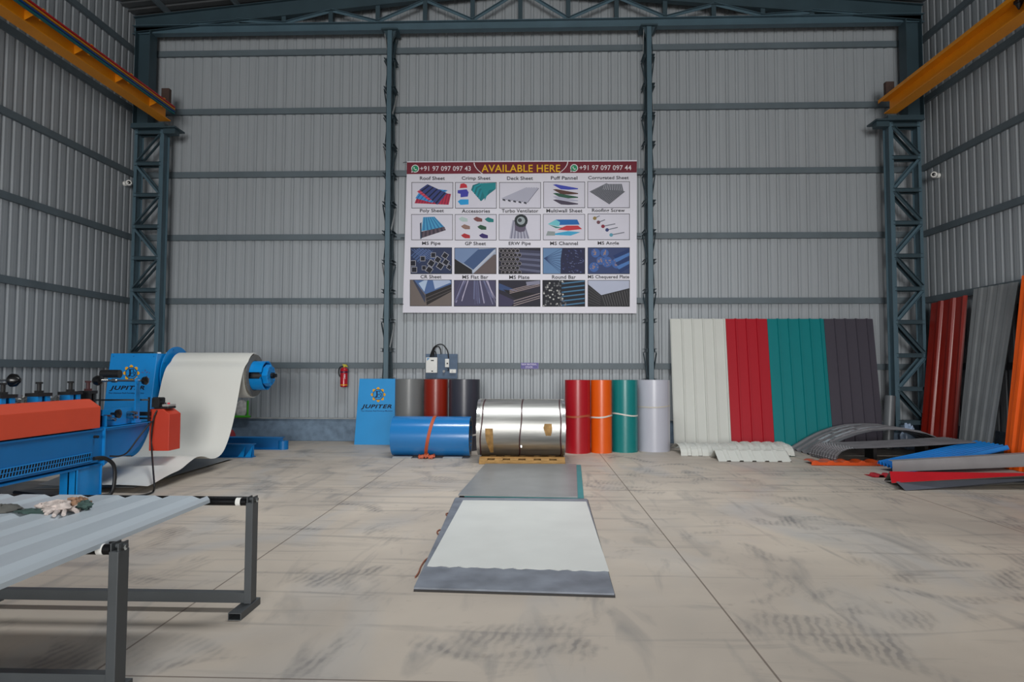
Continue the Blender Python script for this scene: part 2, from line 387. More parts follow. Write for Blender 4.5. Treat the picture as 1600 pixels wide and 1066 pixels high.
def wind_column(x, label):
    yf, yb = 12.88, 13.22
    t = thing('wind_column', label, 'steel column', (x, yf, 0), 'slim wall columns either side of the banner')
    MB().box((x - .07, yf - .01, 0), (x + .07, yb + .0, .02)).build('base_plate', M_STEEL, t)
    mb = MB(); mb.box((x - .055, yf, .02), (x + .055, yf + .006, 8.55)); mb.box((x - .055, yf, .02), (x - .048, yf + .05, 8.55)); mb.box((x + .048, yf, .02), (x + .055, yf + .05, 8.55)); mb.build('front_leg', M_STEEL, t)
    mb = MB(); mb.box((x - .055, yb - .006, .02), (x + .055, yb, 8.55)); mb.box((x - .055, yb - .05, .02), (x - .048, yb, 8.55)); mb.box((x + .048, yb - .05, .02), (x + .055, yb, 8.55)); mb.build('back_leg', M_STEELD, t)
    n = 14; dz = 8.45 / n
    for k in range(n):
        z = .08 + k * dz
        for sd in (-1, 1):
            xs = x + sd * .075
            a, b = ((yf + .03, yb - .03) if (k % 2) == (sd > 0) else (yb - .03, yf + .03))
            mb = MB(); mb.bar((xs, a, z + .05), (xs + sd * .03, b, z + dz - .05), .008, .055); mb.build('lacing_bar', M_STEELD if (k + sd) % 4 else M_LEDGE, t)
            if k:
                mb = MB(); mb.box((xs - .02, yf + .01, z - .035), (xs + sd * .045, yb - .0, z - .028)); mb.box((xs - .003, yf + .01, z - .035), (xs + .003, yb, z + .035)); mb.box((xs - .02, yf + .01, z + .028), (xs + sd * .045, yb, z + .035)); mb.build('batten', M_STEELD, t)
    mb = MB(); mb.box((x - .17, yf - .05, 8.53), (x + .17, yb, 8.56)); mb.loft([V(x - .13, yf + .02, 8.53), V(x + .13, yf + .02, 8.53), V(x + .05, yf + .02, 8.33), V(x - .05, yf + .02, 8.33)], [V(x - .13, yf + .1, 8.53), V(x + .13, yf + .1, 8.53), V(x + .05, yf + .1, 8.33), V(x - .05, yf + .1, 8.33)])
    mb.build('head_bracket', M_STEELD, t)
    return t
wind_column(W(606, 300, 12.88).x, 'slim blue-grey laced steel column left of the banner')
wind_column(W(1016, 300, 12.88).x, 'slim blue-grey laced steel column right of the banner')
# roof truss with its tie beam
YT = 13.0
t = thing('roof_truss', 'dark blue-grey roof truss with straight tie beam over the back wall', 'roof truss', (XM, YT, 8.6))
def ibeam(mb, p, q, h, wd, tf=.012, tw=.01):
    prof = [(-wd / 2, -h / 2), (wd / 2, -h / 2), (wd / 2, -h / 2 + tf), (tw / 2, -h / 2 + tf), (tw / 2, h / 2 - tf), (wd / 2, h / 2 - tf), (wd / 2, h / 2), (-wd / 2, h / 2), (-wd / 2, h / 2 - tf), (-tw / 2, h / 2 - tf), (-tw / 2, -h / 2 + tf), (-wd / 2, -h / 2 + tf)]
    mb.section(p, q, prof)
mb = MB(); ibeam(mb, (XL + .1, YT, 8.655), (XR - .1, YT, 8.655), .185, .16); mb.build('tie_beam', M_STEEL, t)
for a in (XL + .12, XR - .12):
    mb = MB(); ibeam(mb, (a, YT, roofz(a) - .31), (XM, YT, roofz(XM) - .26), .34, .14); mb.build('rafter', M_STEELD, t)
for k in range(-7, 8):
    x = XM + k * 0.995; zt = roofz(x) - .44
    if zt - 8.75 > .04:
        MB().box((x - .045, YT - .04, 8.745), (x + .045, YT + .04, zt)).build('post', M_STEELD, t)
    if k < 7:
        x2 = x + .995; zt2 = roofz(x2) - .46
        if abs(k + .5) < 6.8:
            p, q = ((x, YT - .02, zt), (x2, YT - .02, 8.76)) if k % 2 == 0 else ((x, YT - .02, 8.76), (x2, YT - .02, zt2))
            mb = MB(); angle_bar(mb, p, q, .055); mb.build('diagonal', M_STEEL, t)
# ---------------- crane runway beams
def crane_beam(s, label):
    y0, y1 = 3.5, 12.62
    xi = -7.42 if s < 0 else 6.89; wf = .24; z0 = 6.55; h = .285 if s > 0 else .33
    xc = xi + s * wf / 2
    t = thing('crane_beam', label, 'crane beam', (xc, y1, z0), 'yellow crane runway beams')
    MB().box((xc - wf / 2, y0, z0), (xc + wf / 2, y1, z0 + .018)).build('bottom_flange', M_CRANE, t)
    MB().box((xc - .008, y0, z0 + .018), (xc + .008, y1, z0 + h - .02)).build('web', M_CRANE, t)
    wt = .42 if s > 0 else .34; mb = MB(); mb.box((xc - wt / 2, y0, z0 + h - .02), (xc + wt / 2, y1 + .04, z0 + h)); mb.box((xc - wt / 2, y0, z0 + h - .065), (xc - wt / 2 + .008, y1 + .04, z0 + h - .02)); mb.box((xc + wt / 2 - .008, y0, z0 + h - .065), (xc + wt / 2, y1 + .04, z0 + h - .02)); mb.build('top_flange', M_CRANE, t)
    MB().box((xc - .025, y0, z0 + h), (xc + .025, y1 - .1, z0 + h + .05)).build('crane_rail', M_BROWN, t, label='square steel rail on top')
    MB().box((xc - s * .02 - .08, y1 - .06, z0 + h), (xc - s * .02 + .08, y1 + .04, z0 + h + .34)).build('end_stop', M_BROWN, t, bevel=.008, label='dark brown end stop block')
    yy = y1 - .55
    k = 0
    while yy > y0 + .3:
        mb = MB()
        if s < 0:
            mb.box((xc, yy - .025, z0 + h - .10), (xi + .20, yy + .025, z0 + h - .092)); mb.poly([V(xc, yy, z0 + .08), V(xi + .19, yy, z0 + h - .095), V(xc, yy, z0 + h - .095)])
            mb.box((xi + .13, yy - .02, z0 + h - .26), (xi + .145, yy + .02, z0 + h - .09))
        else:
            mb.poly([V(xc, yy, z0 + .02), V(xi + .005, yy, z0 + .02), V(xi - .02, yy, z0 + h - .04), V(xc, yy, z0 + h - .04)]) if k % 4 == 3 else mb.box((xc - .02, yy - .01, z0 + .03), (xc - .008, yy + .01, z0 + .05))
        mb.build('bracket', M_CRANE, t); yy -= 1.03; k += 1
    return t, xi, z0 + h
tl, xi, zt = crane_beam(-1, 'yellow crane runway beam along the left wall')
crane_beam(1, 'yellow crane runway beam along the right wall')
for k, (nm, rgb) in enumerate((('red', (176, 24, 34)), ('yellow', (196, 130, 30)), ('blue', (10, 66, 130)), ('green', (14, 96, 100)))):
    o = MB().box((xi + .147, 3.5, zt - .125 - k * .043), (xi + .185, 12.45, zt - .10 - k * .043)).build('conductor_rail', mat('conductor_' + nm, rgb, .45))
    tag(o, '%s conductor rail running along the left crane beam' % nm, 'conductor rail', 'conductor rails on the left crane beam')
# hanging hook block at the upper right edge
hb = F(1592, 8, 6.6); hb = W(1592, 6, 9.2)
t = thing('hook_block', 'small black hoist block hanging beside the right crane beam', 'hoist', (hb.x, 9.2, hb.z))
MB().box((hb.x - .05, 9.15, hb.z), (hb.x + .05, 9.25, hb.z + .35)).build('housing', M_BLACK, t, bevel=.02)
MB().cyl((hb.x, 9.2, hb.z), (hb.x, 9.2, hb.z - .08), .045, 16, .012).build('hook', M_BLACK, t, True)
# ---------------- security cameras
def cctv(p, s, label):
    t = thing('security_camera', label, 'camera', p, 'white dome cameras in the corners')
    x, y, z = p
    MB().cyl((x, y, z), (x - s * .05, y, z), .05, 20).build('wall_mount', M_WHITE, t, True)
    MB().tube([(x - s * .05, y, z), (x - s * .10, y - .02, z + .02), (x - s * .13, y - .05, z)], .022, 10).build('arm', M_WHITE, t, True)
    MB().rings((x - s * .11, y - .02, z), (-s * .55, -.8, -.1), [(0, .0), (0, .05), (.02, .062), (.10, .062), (.12, .05), (.12, .0)], 20).build('body', M_WHITE, t, True)
    MB().rings((x - s * .176, y - .116, z - .012), (-s * .55, -.8, -.1), [(0, .036), (.012, .03), (.016, 0)], 16).build('lens', M_BLACKG, t, True, label='black lens')
cctv((XL + .01, 12.95, 5.365), -1, 'white security camera on the left wall beside the lattice column')
cctv((XR - .01, 12.75, 5.35), 1, 'white security camera on the right wall beside the lattice column')

# ================================================================== BANNER
YBN = 13.18
def bp(cx, cy, lay=0): return W(620 + cx * 390 / 1599, 240 + cy * 260 / 1066, YBN) + V(0, -lay * .0015, 0)
c0 = bp(780, 1022)
t = thing('banner', 'large white product banner with maroon AVAILABLE HERE heading and twenty pictures', 'banner', (c0.x, YBN, c0.z))
def quadgrid(mb, cs, nx, ny, lay, t_=0):
    (ax, ay), (bx, by), (cx, cy), (dx, dy) = cs   # tl, tr, br, bl
    G = []
    for j in range(ny + 1):
        v = j / ny; row = []
        for i in range(nx + 1):
            u = i / nx; x = (ax + (bx - ax) * u) * (1 - v) + (dx + (cx - dx) * u) * v; y = (ay + (by - ay) * u) * (1 - v) + (dy + (cy - dy) * u) * v
            row.append(bp(x, y, lay))
        G.append(row)
    return mb.grid(G, t_)
mb = MB(); quadgrid(mb, [(66, 50), (1538, 42), (1536, 1024), (38, 1020)], 1, 1, 0, -.004); mb.build('vinyl_sheet', M_BANNER, t)
M_MAR = flat((112, 28, 46)); M_MAR2 = flat((104, 18, 36))
mb = MB(); quadgrid(mb, [(65, 57), (1538, 50), (1537, 122), (64, 132)], 1, 1, 1); mb.build('heading_band', M_MAR, t, label='maroon band')
mb = MB(); mb.cur = 0
pl = [(495, 58), (1095, 52)] + [(1095 - 4 * (k / 6) ** 1.5 * 1 - 52 * (k / 6) ** 2, 52 + 74 * (k / 6)) for k in range(1, 7)]
pl = pl + [(495 + 4 * ((6 - k) / 6) ** 1.5 + 50 * ((6 - k) / 6) ** 2, 58 + 72 * ((6 - k) / 6)) for k in range(0, 6)]
mb.poly([bp(x, y, 2) for x, y in pl][::-1]); mb.cur = 1
for side in (0, 1):
    pts = [(495 + 4 * (k / 6) ** 1.5 + 50 * (k / 6) ** 2, 58 + 72 * (k / 6)) for k in range(7)] if side == 0 else [(1095 - 4 * (k / 6) ** 1.5 - 52 * (k / 6) ** 2, 52 + 74 * (k / 6)) for k in range(7)]
    for k in range(6):
        a, b = pts[k], pts[k + 1]; mb.poly([bp(a[0] - 2.5, a[1], 3), bp(a[0] + 2.5, a[1], 3), bp(b[0] + 3.5, b[1], 3), bp(b[0] - 3.5, b[1], 3)])
mb.build('heading_panel', [M_MAR2, flat((225, 215, 220))], t)
mb = MB(); put_text(mb, 'AVAILABLE HERE', lambda x, y: bp(x, y, 4), 543, 119, 1047, 72, .012); mb.build('heading_lettering', flat((226, 176, 20)), t, label='yellow heading AVAILABLE HERE')
for (s_, x0, x1, yb_, yt_) in (('+91 97 097 097 43', 150, 474, 112, 81), ('+91 97 097 097 44', 1170, 1502, 107, 75)):
    mb = MB(); put_text(mb, s_, lambda x, y: bp(x, y, 4), x0, yb_, x1, yt_, .012); mb.build('phone_lettering', flat((222, 214, 220)), t, label='white phone number ' + s_)
for cx, cy in ((118, 97), (1136, 93)):
    mb = MB(); mb.cur = 0
    circ = lambda r, lay, n=24: [bp(cx + r * math.cos(a), cy - r * math.sin(a), lay) for a in [2 * math.pi * k / n for k in range(n)]]
    mb.poly(circ(25, 3)); mb.poly([bp(cx - 24, cy + 26, 3), bp(cx - 8, cy + 20, 3), bp(cx - 22, cy + 6, 3)]); mb.cur = 1
    mb.poly(circ(20, 4)); mb.cur = 0
    pts = [(-9, -10), (-4, -9), (-3, -4), (-6, -1), (1, 6), (4, 3), (10, 5), (9, 10), (2, 11), (-6, 5), (-10, -3)]
    mb.poly([bp(cx + x, cy + y, 5) for x, y in pts][::-1])
    mb.build('phone_icon', [flat((220, 218, 222)), flat((30, 140, 96))], t, label='round green chat icon with a white handset')
CAPS = [('Roof Sheet', 148, 308, 160), ('Crimp Sheet', 416, 600, 160), ('Deck Sheet', 706, 872, 160), ('Puff Pannel', 987, 1157, 158), ('Corrugated Sheet', 1226, 1486, 157),
        ('Poly Sheet', 148, 302, 368), ('Accessories', 416, 597, 370), ('Turbo Ventilator', 672, 907, 369), ('Multiwall Sheet', 958, 1189, 368), ('Roofing Screw', 1250, 1461, 366),
        ('MS Pipe', 162, 280, 577), ('GP Sheet', 437, 571, 578), ('ERW Pipe', 717, 858, 578), ('MS Channel', 982, 1160, 577), ('MS Angle', 1287, 1423, 576),
        ('CR Sheet', 152, 286, 791), ('MS Flat Bar', 420, 586, 793), ('MS Plate', 720, 850, 794), ('Round Bar', 994, 1147, 793), ('MS Chequered Plate', 1224, 1489, 792)]
for s_, x0, x1, yc in CAPS:
    desc = any(ch in s_ for ch in 'pyqgQ'); mb = MB()
    put_text(mb, s_, lambda x, y: bp(x, y, 2), x0, yc + (15 if desc else 10), x1, yc - 13, .02); mb.build('caption', flat((38, 36, 44)), t, label='black caption ' + s_)
BX = []
for r_, (yy, xs) in enumerate(((((187, 348), (187, 349), (187, 348), (184, 346), (182, 346)), ((98, 358), (377, 637), (659, 920), (942, 1203), (1224, 1489))),
                 (((392, 552), (392, 553), (392, 553), (391, 552), (389, 551)), ((96, 356), (375, 636), (657, 919), (940, 1203), (1226, 1489))),
                 (((605, 769), (607, 769), (607, 769), (607, 769), (605, 769)), ((91, 351), (372, 635), (655, 918), (938, 1203), (1226, 1489))),
                 (((812, 975), (814, 977), (814, 978), (814, 978), (814, 978)), ((87, 349), (369, 633), (654, 917), (936, 1203), (1226, 1489))))):
    for (y0, y1), (x0, x1) in zip(yy, xs): BX.append((x0, y0, x1, y1))
class Pic:
    def __init__(s, box, bg): s.b = box; s.mb = MB(); s.mats = []; s.lay = 2; s.quad((30, 30, 34), -.012, -.02, 1.012, 1.02); s.lay = 2.4; s.quad(bg, 0, 0, 1, 1)
    def mi(s, c):
        m = flat(c)
        if m not in s.mats: s.mats.append(m)
        s.mb.cur = s.mats.index(m)
    def poly(s, c, pts):
        s.mi(c); s.lay += .03
        pts = [(min(1, max(0, u)), min(1, max(0, v))) if s.lay > 2.45 else (u, v) for u, v in pts]
        x0, y0, x1, y1 = s.b; s.mb.poly([bp(x0 + (x1 - x0) * u, y0 + (y1 - y0) * v, s.lay) for u, v in pts])
    def quad(s, c, a, b, c2, d): s.poly(c, [(a, b), (c2, b), (c2, d), (a, d)])
    def circ(s, c, u, v, r, n=14, asp=1.6): s.poly(c, [(u + r * math.cos(2 * math.pi * k / n), v + r * asp * math.sin(2 * math.pi * k / n)) for k in range(n)])
    def line(s, c, a, b, wd=.02):
        dx, dy = b[0] - a[0], b[1] - a[1]; l = math.hypot(dx, dy) or 1; nx, ny = -dy / l * wd / 2, dx / l * wd / 2 * 1.6
        s.poly(c, [(a[0] + nx, a[1] + ny), (b[0] + nx, b[1] + ny), (b[0] - nx, b[1] - ny), (a[0] - nx, a[1] - ny)])
    def striped(s, c1, c2, A, B, C, D, n, wd=.25):   # parallelogram with stripes running A->D
        s.poly(c1, [A, B, C, D])
        L_ = lambda p, q, t_: (p[0] + (q[0] - p[0]) * t_, p[1] + (q[1] - p[1]) * t_)
        for k in range(n):
            u0 = (k + .4) / n; u1 = u0 + wd / n; s.poly(c2, [L_(A, B, u0), L_(A, B, u1), L_(D, C, u1), L_(D, C, u0)])
    def done(s, lab): return s.mb.build('product_picture', s.mats, t, label=lab)
WB = (206, 204, 216)
rnd = random.Random(3)
p = Pic(BX[0], WB); p.striped((176, 40, 70), (110, 30, 60), (.06, .82), (.90, .88), (.96, .45), (.2, .28), 12); p.striped((60, 140, 200), (30, 90, 160), (.08, .62), (.5, .8), (.88, .3), (.25, .2), 5)
p.striped((196, 70, 96), (140, 40, 66), (.12, .35), (.42, .72), (.62, .6), (.3, .2), 5); p.striped((50, 62, 120), (20, 24, 52), (.18, .28), (.62, .88), (.86, .42), (.38, .06), 5, .3); p.done('picture of stacked coloured roof sheets')
p = Pic(BX[1], WB); p.poly((190, 44, 60), [(.1, .22), (.12, .05), (.2, .02), (.27, .08), (.29, .2)]); p.poly((60, 60, 160), [(.05, .3), (.27, .26), (.32, .38), (.3, .55), (.12, .58), (.12, .44), (.05, .42)]); p.poly((30, 150, 210), [(.05, .74), (.12, .66), (.32, .66), (.32, .86), (.12, .88)])
for k in range(7):
    a = k / 6; p.poly((20, 150 - k * 4, 160 - k * 3) if k % 2 else (12, 110, 120), [(.38 + .035 * k, .3 + .065 * k), (.42 + .035 * k, .34 + .065 * k), (.47 + .06 * k, .14 + .05 * k), (.62 + .06 * k, .02 + .04 * k), (.58 + .06 * k, .01), (.42 + .04 * k, .1 + .04 * k)])
p.poly((16, 130, 138), [(.62, .02), (.99, .0), (.99, .24), (.82, .3), (.72, .72), (.7, .5), (.62, .2)]); p.done('picture of curved crimped sheets')
p = Pic(BX[2], WB)
for k in range(5): x = .04 + k * .13; p.poly((170, 170, 186), [(x, .62 + .03 * k), (x + .12, .68 + .03 * k), (.72 + k * .06, .22), (.66 + k * .06, .18)]); p.poly((60, 60, 72), [(x + .03, .64 + .03 * k), (x + .10, .66 + .03 * k), (x + .1, .74 + .03 * k), (x + .03, .7 + .03 * k)]); p.line((90, 90, 104), (x + .12, .68 + .03 * k), (.72 + k * .06, .22), .012)
p.done('picture of grey deck sheets')
p = Pic(BX[3], WB)
for c, y in (((60, 70, 170), .08), ((84, 56, 50), .27), ((40, 84, 66), .42), ((170, 170, 190), .55), ((70, 62, 80), .68)):
    p.poly(c, [(.22, y + .02), (.3, y), (.84, y + .16), (.84, y + .2), (.6, y + .22), (.42, y + .2)])
p.done('picture of five layered insulated panels')
p = Pic(BX[4], WB); p.striped((60, 62, 72), (140, 142, 150), (.04, .38), (.52, .88), (.9, .38), (.45, .05), 16, .4); p.striped((150, 152, 160), (70, 72, 82), (.36, .3), (.86, .34), (.82, .08), (.4, .08), 11, .45); p.done('picture of stacked corrugated sheets')
p = Pic(BX[5], WB); p.striped((70, 150, 190), (40, 110, 160), (.24, .66), (.82, .52), (.56, .08), (.28, .1), 6, .4); p.striped((60, 52, 66), (90, 76, 88), (.22, .95), (.84, .62), (.8, .48), (.24, .68), 6, .5); p.poly((40, 60, 84), [(.2, .35), (.24, .3), (.24, .96), (.21, .98)]); p.done('picture of a blue poly sheet')
p = Pic(BX[6], WB)
for c, x, y in (((170, 190, 188), .2, .18), ((120, 70, 70), .56, .18), ((20, 120, 120), .84, .2), ((140, 110, 100), .26, .48), ((40, 80, 60), .66, .5), ((170, 40, 50), .26, .84), ((50, 34, 100), .7, .84)):
    p.poly(c, [(x - .12, y - .02), (x - .04, y - .1), (x + .1, y - .02), (x + .1, y + .1), (x - .02, y + .1), (x - .08, y + .05)])
p.done('picture of small coloured roofing accessories')
p = Pic(BX[7], WB); p.striped((170, 170, 186), (120, 120, 140), (.24, .95), (.74, .95), (.64, .45), (.32, .2), 6, .4); p.poly((92, 84, 104), [(.37, .35), (.66, .38), (.62, .66), (.5, .7), (.38, .62)]); p.circ((36, 44, 48), .53, .24, .165); p.circ((150, 160, 164), .53, .24, .1); p.circ((60, 64, 70), .5, .22, .05); p.done('picture of a turbo roof ventilator')
p = Pic(BX[8], WB); p.poly((20, 100, 170), [(.3, .2), (.82, .2), (.88, .4), (.36, .42)]); p.poly((110, 190, 200), [(.1, .38), (.3, .2), (.4, .3), (.38, .48)]); p.poly((30, 120, 110), [(.12, .4), (.36, .5), (.6, .54), (.3, .54)]); p.poly((190, 50, 60), [(.34, .6), (.56, .44), (.84, .44), (.94, .58), (.6, .64)]); p.poly((60, 160, 200), [(.1, .8), (.6, .66), (.9, .7), (.66, .84)]); p.poly((140, 150, 150), [(.06, .84), (.1, .66), (.28, .68), (.28, .84)]); p.done('picture of translucent multiwall sheets')
p = Pic(BX[9], WB)
for c, x, y, L_ in (((140, 120, 70), .16, .16, .12), ((110, 70, 80), .25, .32, .16), ((130, 40, 60), .36, .48, .3), ((50, 60, 110), .46, .62, .26), ((90, 150, 170), .56, .82, .32)):
    p.line((120, 122, 134), (x, y), (x + L_, y - .1), .025); p.circ(c, x, y, .045)
p.done('picture of five roofing screws')
p = Pic(BX[10], (40, 52, 84)); p.striped((70, 92, 134), (40, 54, 90), (0, .3), (.2, .6), (.55, .1), (.2, 0), 4, .4)
for k in range(7): p.line((84, 104, 150), (k * .07, .05), (.35 + k * .06, .45), .02)
for (x, y, r) in ((.05, .6, .09), (.29, .42, .08), (.55, .28, .08), (.08, .85, .09), (.5, .6, .1), (.66, .46, .09), (.72, .7, .1), (.84, .3, .09), (.86, .56, .09), (.45, .86, .1), (.95, .75, .08), (.32, .78, .07)):
    rot = .6 if x > .4 and x != .55 else 0
    for rr, c in ((r, (150, 150, 160)), (r * .8, (18, 20, 34))): p.poly(c, [(x + rr * math.cos(rot + a) * 1.1, y + rr * 1.6 * math.sin(rot + a) * 1.1) for a in (math.pi / 4, 3 * math.pi / 4, 5 * math.pi / 4, 7 * math.pi / 4)])
p.done('picture of square steel pipes')
p = Pic(BX[11], (150, 160, 178)); p.poly((60, 84, 124), [(.18, .55), (.5, .05), (1, 0), (.45, .85)]); p.poly((112, 134, 170), [(.0, .0), (.6, .0), (.2, .6), (0, .42)]); p.poly((24, 24, 28), [(0, .42), (.42, .86), (.42, 1), (0, 1)]); p.poly((96, 84, 84), [(.45, 1), (.95, .25), (1, .25), (1, 1)]); p.poly((176, 184, 200), [(.42, .9), (.96, .05), (1, .1), (.46, .98)]); p.done('picture of galvanised flat sheets')
p = Pic(BX[12], (34, 34, 50)); 
for k in range(9): p.poly((92, 96, 122) if k % 2 else (58, 60, 84), [(.38, .05 + k * .1), (1, .0 + k * .11 + .1), (1, .12 + k * .11 + .08), (.42, .15 + k * .1)])
for j in range(6):
    for i in range(5): p.circ((132, 126, 130), .05 + i * .1 + (j % 2) * .05, .1 + j * .17, .05); p.circ((20, 18, 26), .05 + i * .1 + (j % 2) * .05, .1 + j * .17, .038)
p.done('picture of stacked round welded pipes')
p = Pic(BX[13], (96, 130, 170))
for k in range(9): p.line((40, 66, 110), (.02, .4), (.45, k * .13), .012)
p.poly((28, 32, 66), [(.46, 0), (1, 0), (1, 1), (.42, 1), (.42, .45)])
for k in range(60): x, y = .46 + rnd.random() * .5, .05 + rnd.random() * .9; p.line((100, 110, 150) if k % 2 else (56, 66, 120), (x, y), (x + .03, y + .02), .014)
p.done('picture of stacked channel sections')
p = Pic(BX[14], (50, 66, 110))
for (x, y, r) in ((.18, .2, .11), (.4, .2, .1), (.14, .75, .12), (.46, .55, .13), (.7, .6, .13), (.3, .5, .1)):
    p.circ((60, 96, 160), x, y, r)
    for k in range(14): a = rnd.random() * 6.28; q = rnd.random() * r * .8; p.circ((150, 126, 120), x + q * math.cos(a), y + q * 1.6 * math.sin(a), .014, 6)
for k in range(5): p.poly((74, 118, 180) if k % 2 else (30, 54, 104), [(.6 + k * .03, .3 + k * .14), (1, .02 + k * .16), (1, .14 + k * .16), (.66 + k * .03, .42 + k * .14)])
p.done('picture of bundled angle bars')
p = Pic(BX[15], (110, 100, 96)); p.poly((74, 102, 150), [(.08, 0), (1, 0), (1, .15), (.37, .55)]); p.poly((170, 190, 214), [(.2, .12), (.34, 0), (.42, 0), (.34, .45)]); p.poly((170, 184, 210), [(.55, .0), (.95, .0), (1, .08), (.6, .35)]); p.poly((36, 32, 34), [(.37, .55), (1, .15), (1, .45), (.4, .98)])
p.line((90, 84, 84), (.38, .7), (1, .28), .015); p.line((90, 84, 84), (.38, .84), (1, .4), .015); p.poly((56, 62, 84), [(.06, 0), (.1, 0), (.37, .62), (.36, .9)]); p.done('picture of stacked cold rolled sheets')
p = Pic(BX[16], (70, 68, 96))
for k in range(30):
    x = rnd.random(); l_ = .6 + rnd.random() * .35; c = rnd.choice(((150, 146, 176), (110, 116, 150), (172, 166, 190), (84, 84, 116))); p.line(c, (.5 + (x - .5) * .7, 0), (.5 + (x - .5) * 1.3, l_), .022)
p.done('picture of a heap of flat bars')
p = Pic(BX[17], (34, 32, 48)); p.poly((50, 72, 116), [(0, .1), (.45, .4), (.3, .5), (0, .35)]); p.poly((58, 54, 84), [(0, .5), (.4, .8), (.3, 1), (0, 1)]); p.poly((20, 18, 26), [(.1, .35), (.9, .5), (.4, .72)])
for (y0) in (.5, .44, .38, .8, .9, .98): p.line((156, 140, 140), (.26 + (y0 > .6) * .1, y0), (1, y0 - .3), .018)
p.poly((130, 130, 150), [(.66, .05), (1, 0), (1, .14), (.68, .2)]); p.done('picture of thick steel plates')
p = Pic(BX[18], (16, 20, 32))
for k in range(6): p.line((50, 96, 134), (.45, .12 + k * .17), (1, .02 + k * .17), .035); p.line((96, 150, 180), (.5, .11 + k * .17), (1, .01 + k * .17), .008)
for k in range(70): x = rnd.random() * .6; y = rnd.random(); p.circ(rnd.choice(((188, 188, 184), (130, 130, 130), (90, 92, 96))), x, y, .022, 8) if x < .35 + .3 * y or x < .5 else None
p.done('picture of round bar ends')
p = Pic(BX[19], (40, 40, 44)); p.poly((178, 184, 204), [(0, 0), (1, 0), (1, .3), (.32, .57), (0, .15)])
for k in range(12): p.line((96, 94, 96), (.34 + k * .06, .6 - k * .022), (.42 + k * .06, .98), .012)
for k in range(6): p.line((84, 82, 86), (0, .25 + k * .12), (.3, .62 + k * .08), .01)
p.done('picture of chequered steel plates')
for cx, cy in ((66, 56), (50, 540), (44, 965), (1538, 140), (1538, 530), (1538, 960)):
    b_ = bp(cx, cy); sgn = -1 if cx < 500 else 1
    MB().tube([b_, b_ + V(sgn * .05, -.0, 0), b_ + V(sgn * .09, .03, 0)], .006, 6).build('tie_cord', M_BLACK, t)

# ---------------- small blue sign
def wp(Y, lay=0): return lambda x, y: W(x, y, Y) + V(0, -lay, 0)
YS = 13.235
a, b = W(813.6, 567, YS), W(841.4, 576.4, YS)
t = thing('wall_sign', 'small blue sign reading RAW MATERIAL STOCK on the wall girt', 'sign', (a.x, YS, b.z))
MB().box((a.x, YS, b.z), (b.x, YS + .012, a.z)).build('plate', mat('sign_blue', (40, 22, 130), .4), t)
mb = MB(); e = .006; mb.box((a.x, YS - .002, b.z), (b.x, YS, b.z + e)); mb.box((b.x - 2 * e, YS - .002, b.z), (b.x, YS, a.z)); mb.build('border', flat((150, 140, 200)), t)
mb = MB(); put_text(mb, 'RAW MATERIAL', wp(YS, .003), 815, 570.9, 838.8, 568, .02); put_text(mb, 'STOCK', wp(YS, .003), 821, 575.5, 832.5, 572.3, .02); mb.build('lettering', flat((216, 208, 236)), t)
# ---------------- fire extinguisher
YE = 13.14; c = W(537.5, 590, YE); x = c.x; zb = W(537, 605, YE).z; ztp = W(537, 574, YE).z; R_ = .078
t = thing('fire_extinguisher', 'red fire extinguisher with yellow valve hanging on the wall girt', 'fire extinguisher', (x, YE, zb))
MB().rings((x, YE, zb), (0, 0, 1), [(0, 0), (0, R_ * .8), (.02, R_), (ztp - zb - .05, R_), (ztp - zb - .02, R_ * .8), (ztp - zb, R_ * .35), (ztp - zb, 0)], 28).build('cylinder', mat('extinguisher_red', (178, 16, 36), .3, coat=.4), t, True)
MB().rings((x, YE, zb + .035), (0, 0, 1), [(0, R_ + .001), (.022, R_ + .001)], 28).build('yellow_band', mat('ext_yellow', (214, 150, 30), .4), t, True)
MB().rings((x, YE, ztp - .115), (0, 0, 1), [(0, R_ + .001), (.032, R_ + .001)], 28).build('dark_label', mat('ext_dark', (60, 26, 60), .4), t, True)
mb = MB(); put_text(mb, 'ABC', lambda u, v: V(x + .02 + v, YE - math.sqrt(R_ ** 2 - (.02 + v) ** 2) - .002, ztp - .135 - u), 0, 0, .11, .028, .03); mb.build('lettering', flat((226, 220, 226)), t)
mb = MB(); mb.cyl((x, YE, ztp), (x, YE, ztp + .04), .02, 12); mb.add([V(x - .03, YE - .012, ztp + .035), V(x + .06, YE - .012, ztp + .01), V(x + .075, YE - .012, ztp + .03), V(x - .01, YE - .012, ztp + .065)], [[0, 1, 2, 3]]); mb.bar((x - .02, YE, ztp + .03), (x + .075, YE, ztp + .015), .022, .02); mb.bar((x - .035, YE, ztp + .06), (x + .05, YE, ztp + .05), .018, .014); mb.build('valve', mat('ext_valve', (186, 176, 40), .4), t, label='yellow valve and lever')
MB().tube([(x - .01, YE, ztp + .02), (x - .07, YE - .02, ztp + .005), (x - .105, YE - .02, ztp - .06), (x - .10, YE - .02, ztp - .14), (x - .075, YE - .02, ztp - .20)], .012, 8).build('hose', M_BLACK, t, True)
MB().box((x - .03, YE + .07, ztp - .06), (x + .03, 13.26, ztp - .03)).build('hanger', M_STAND, t)
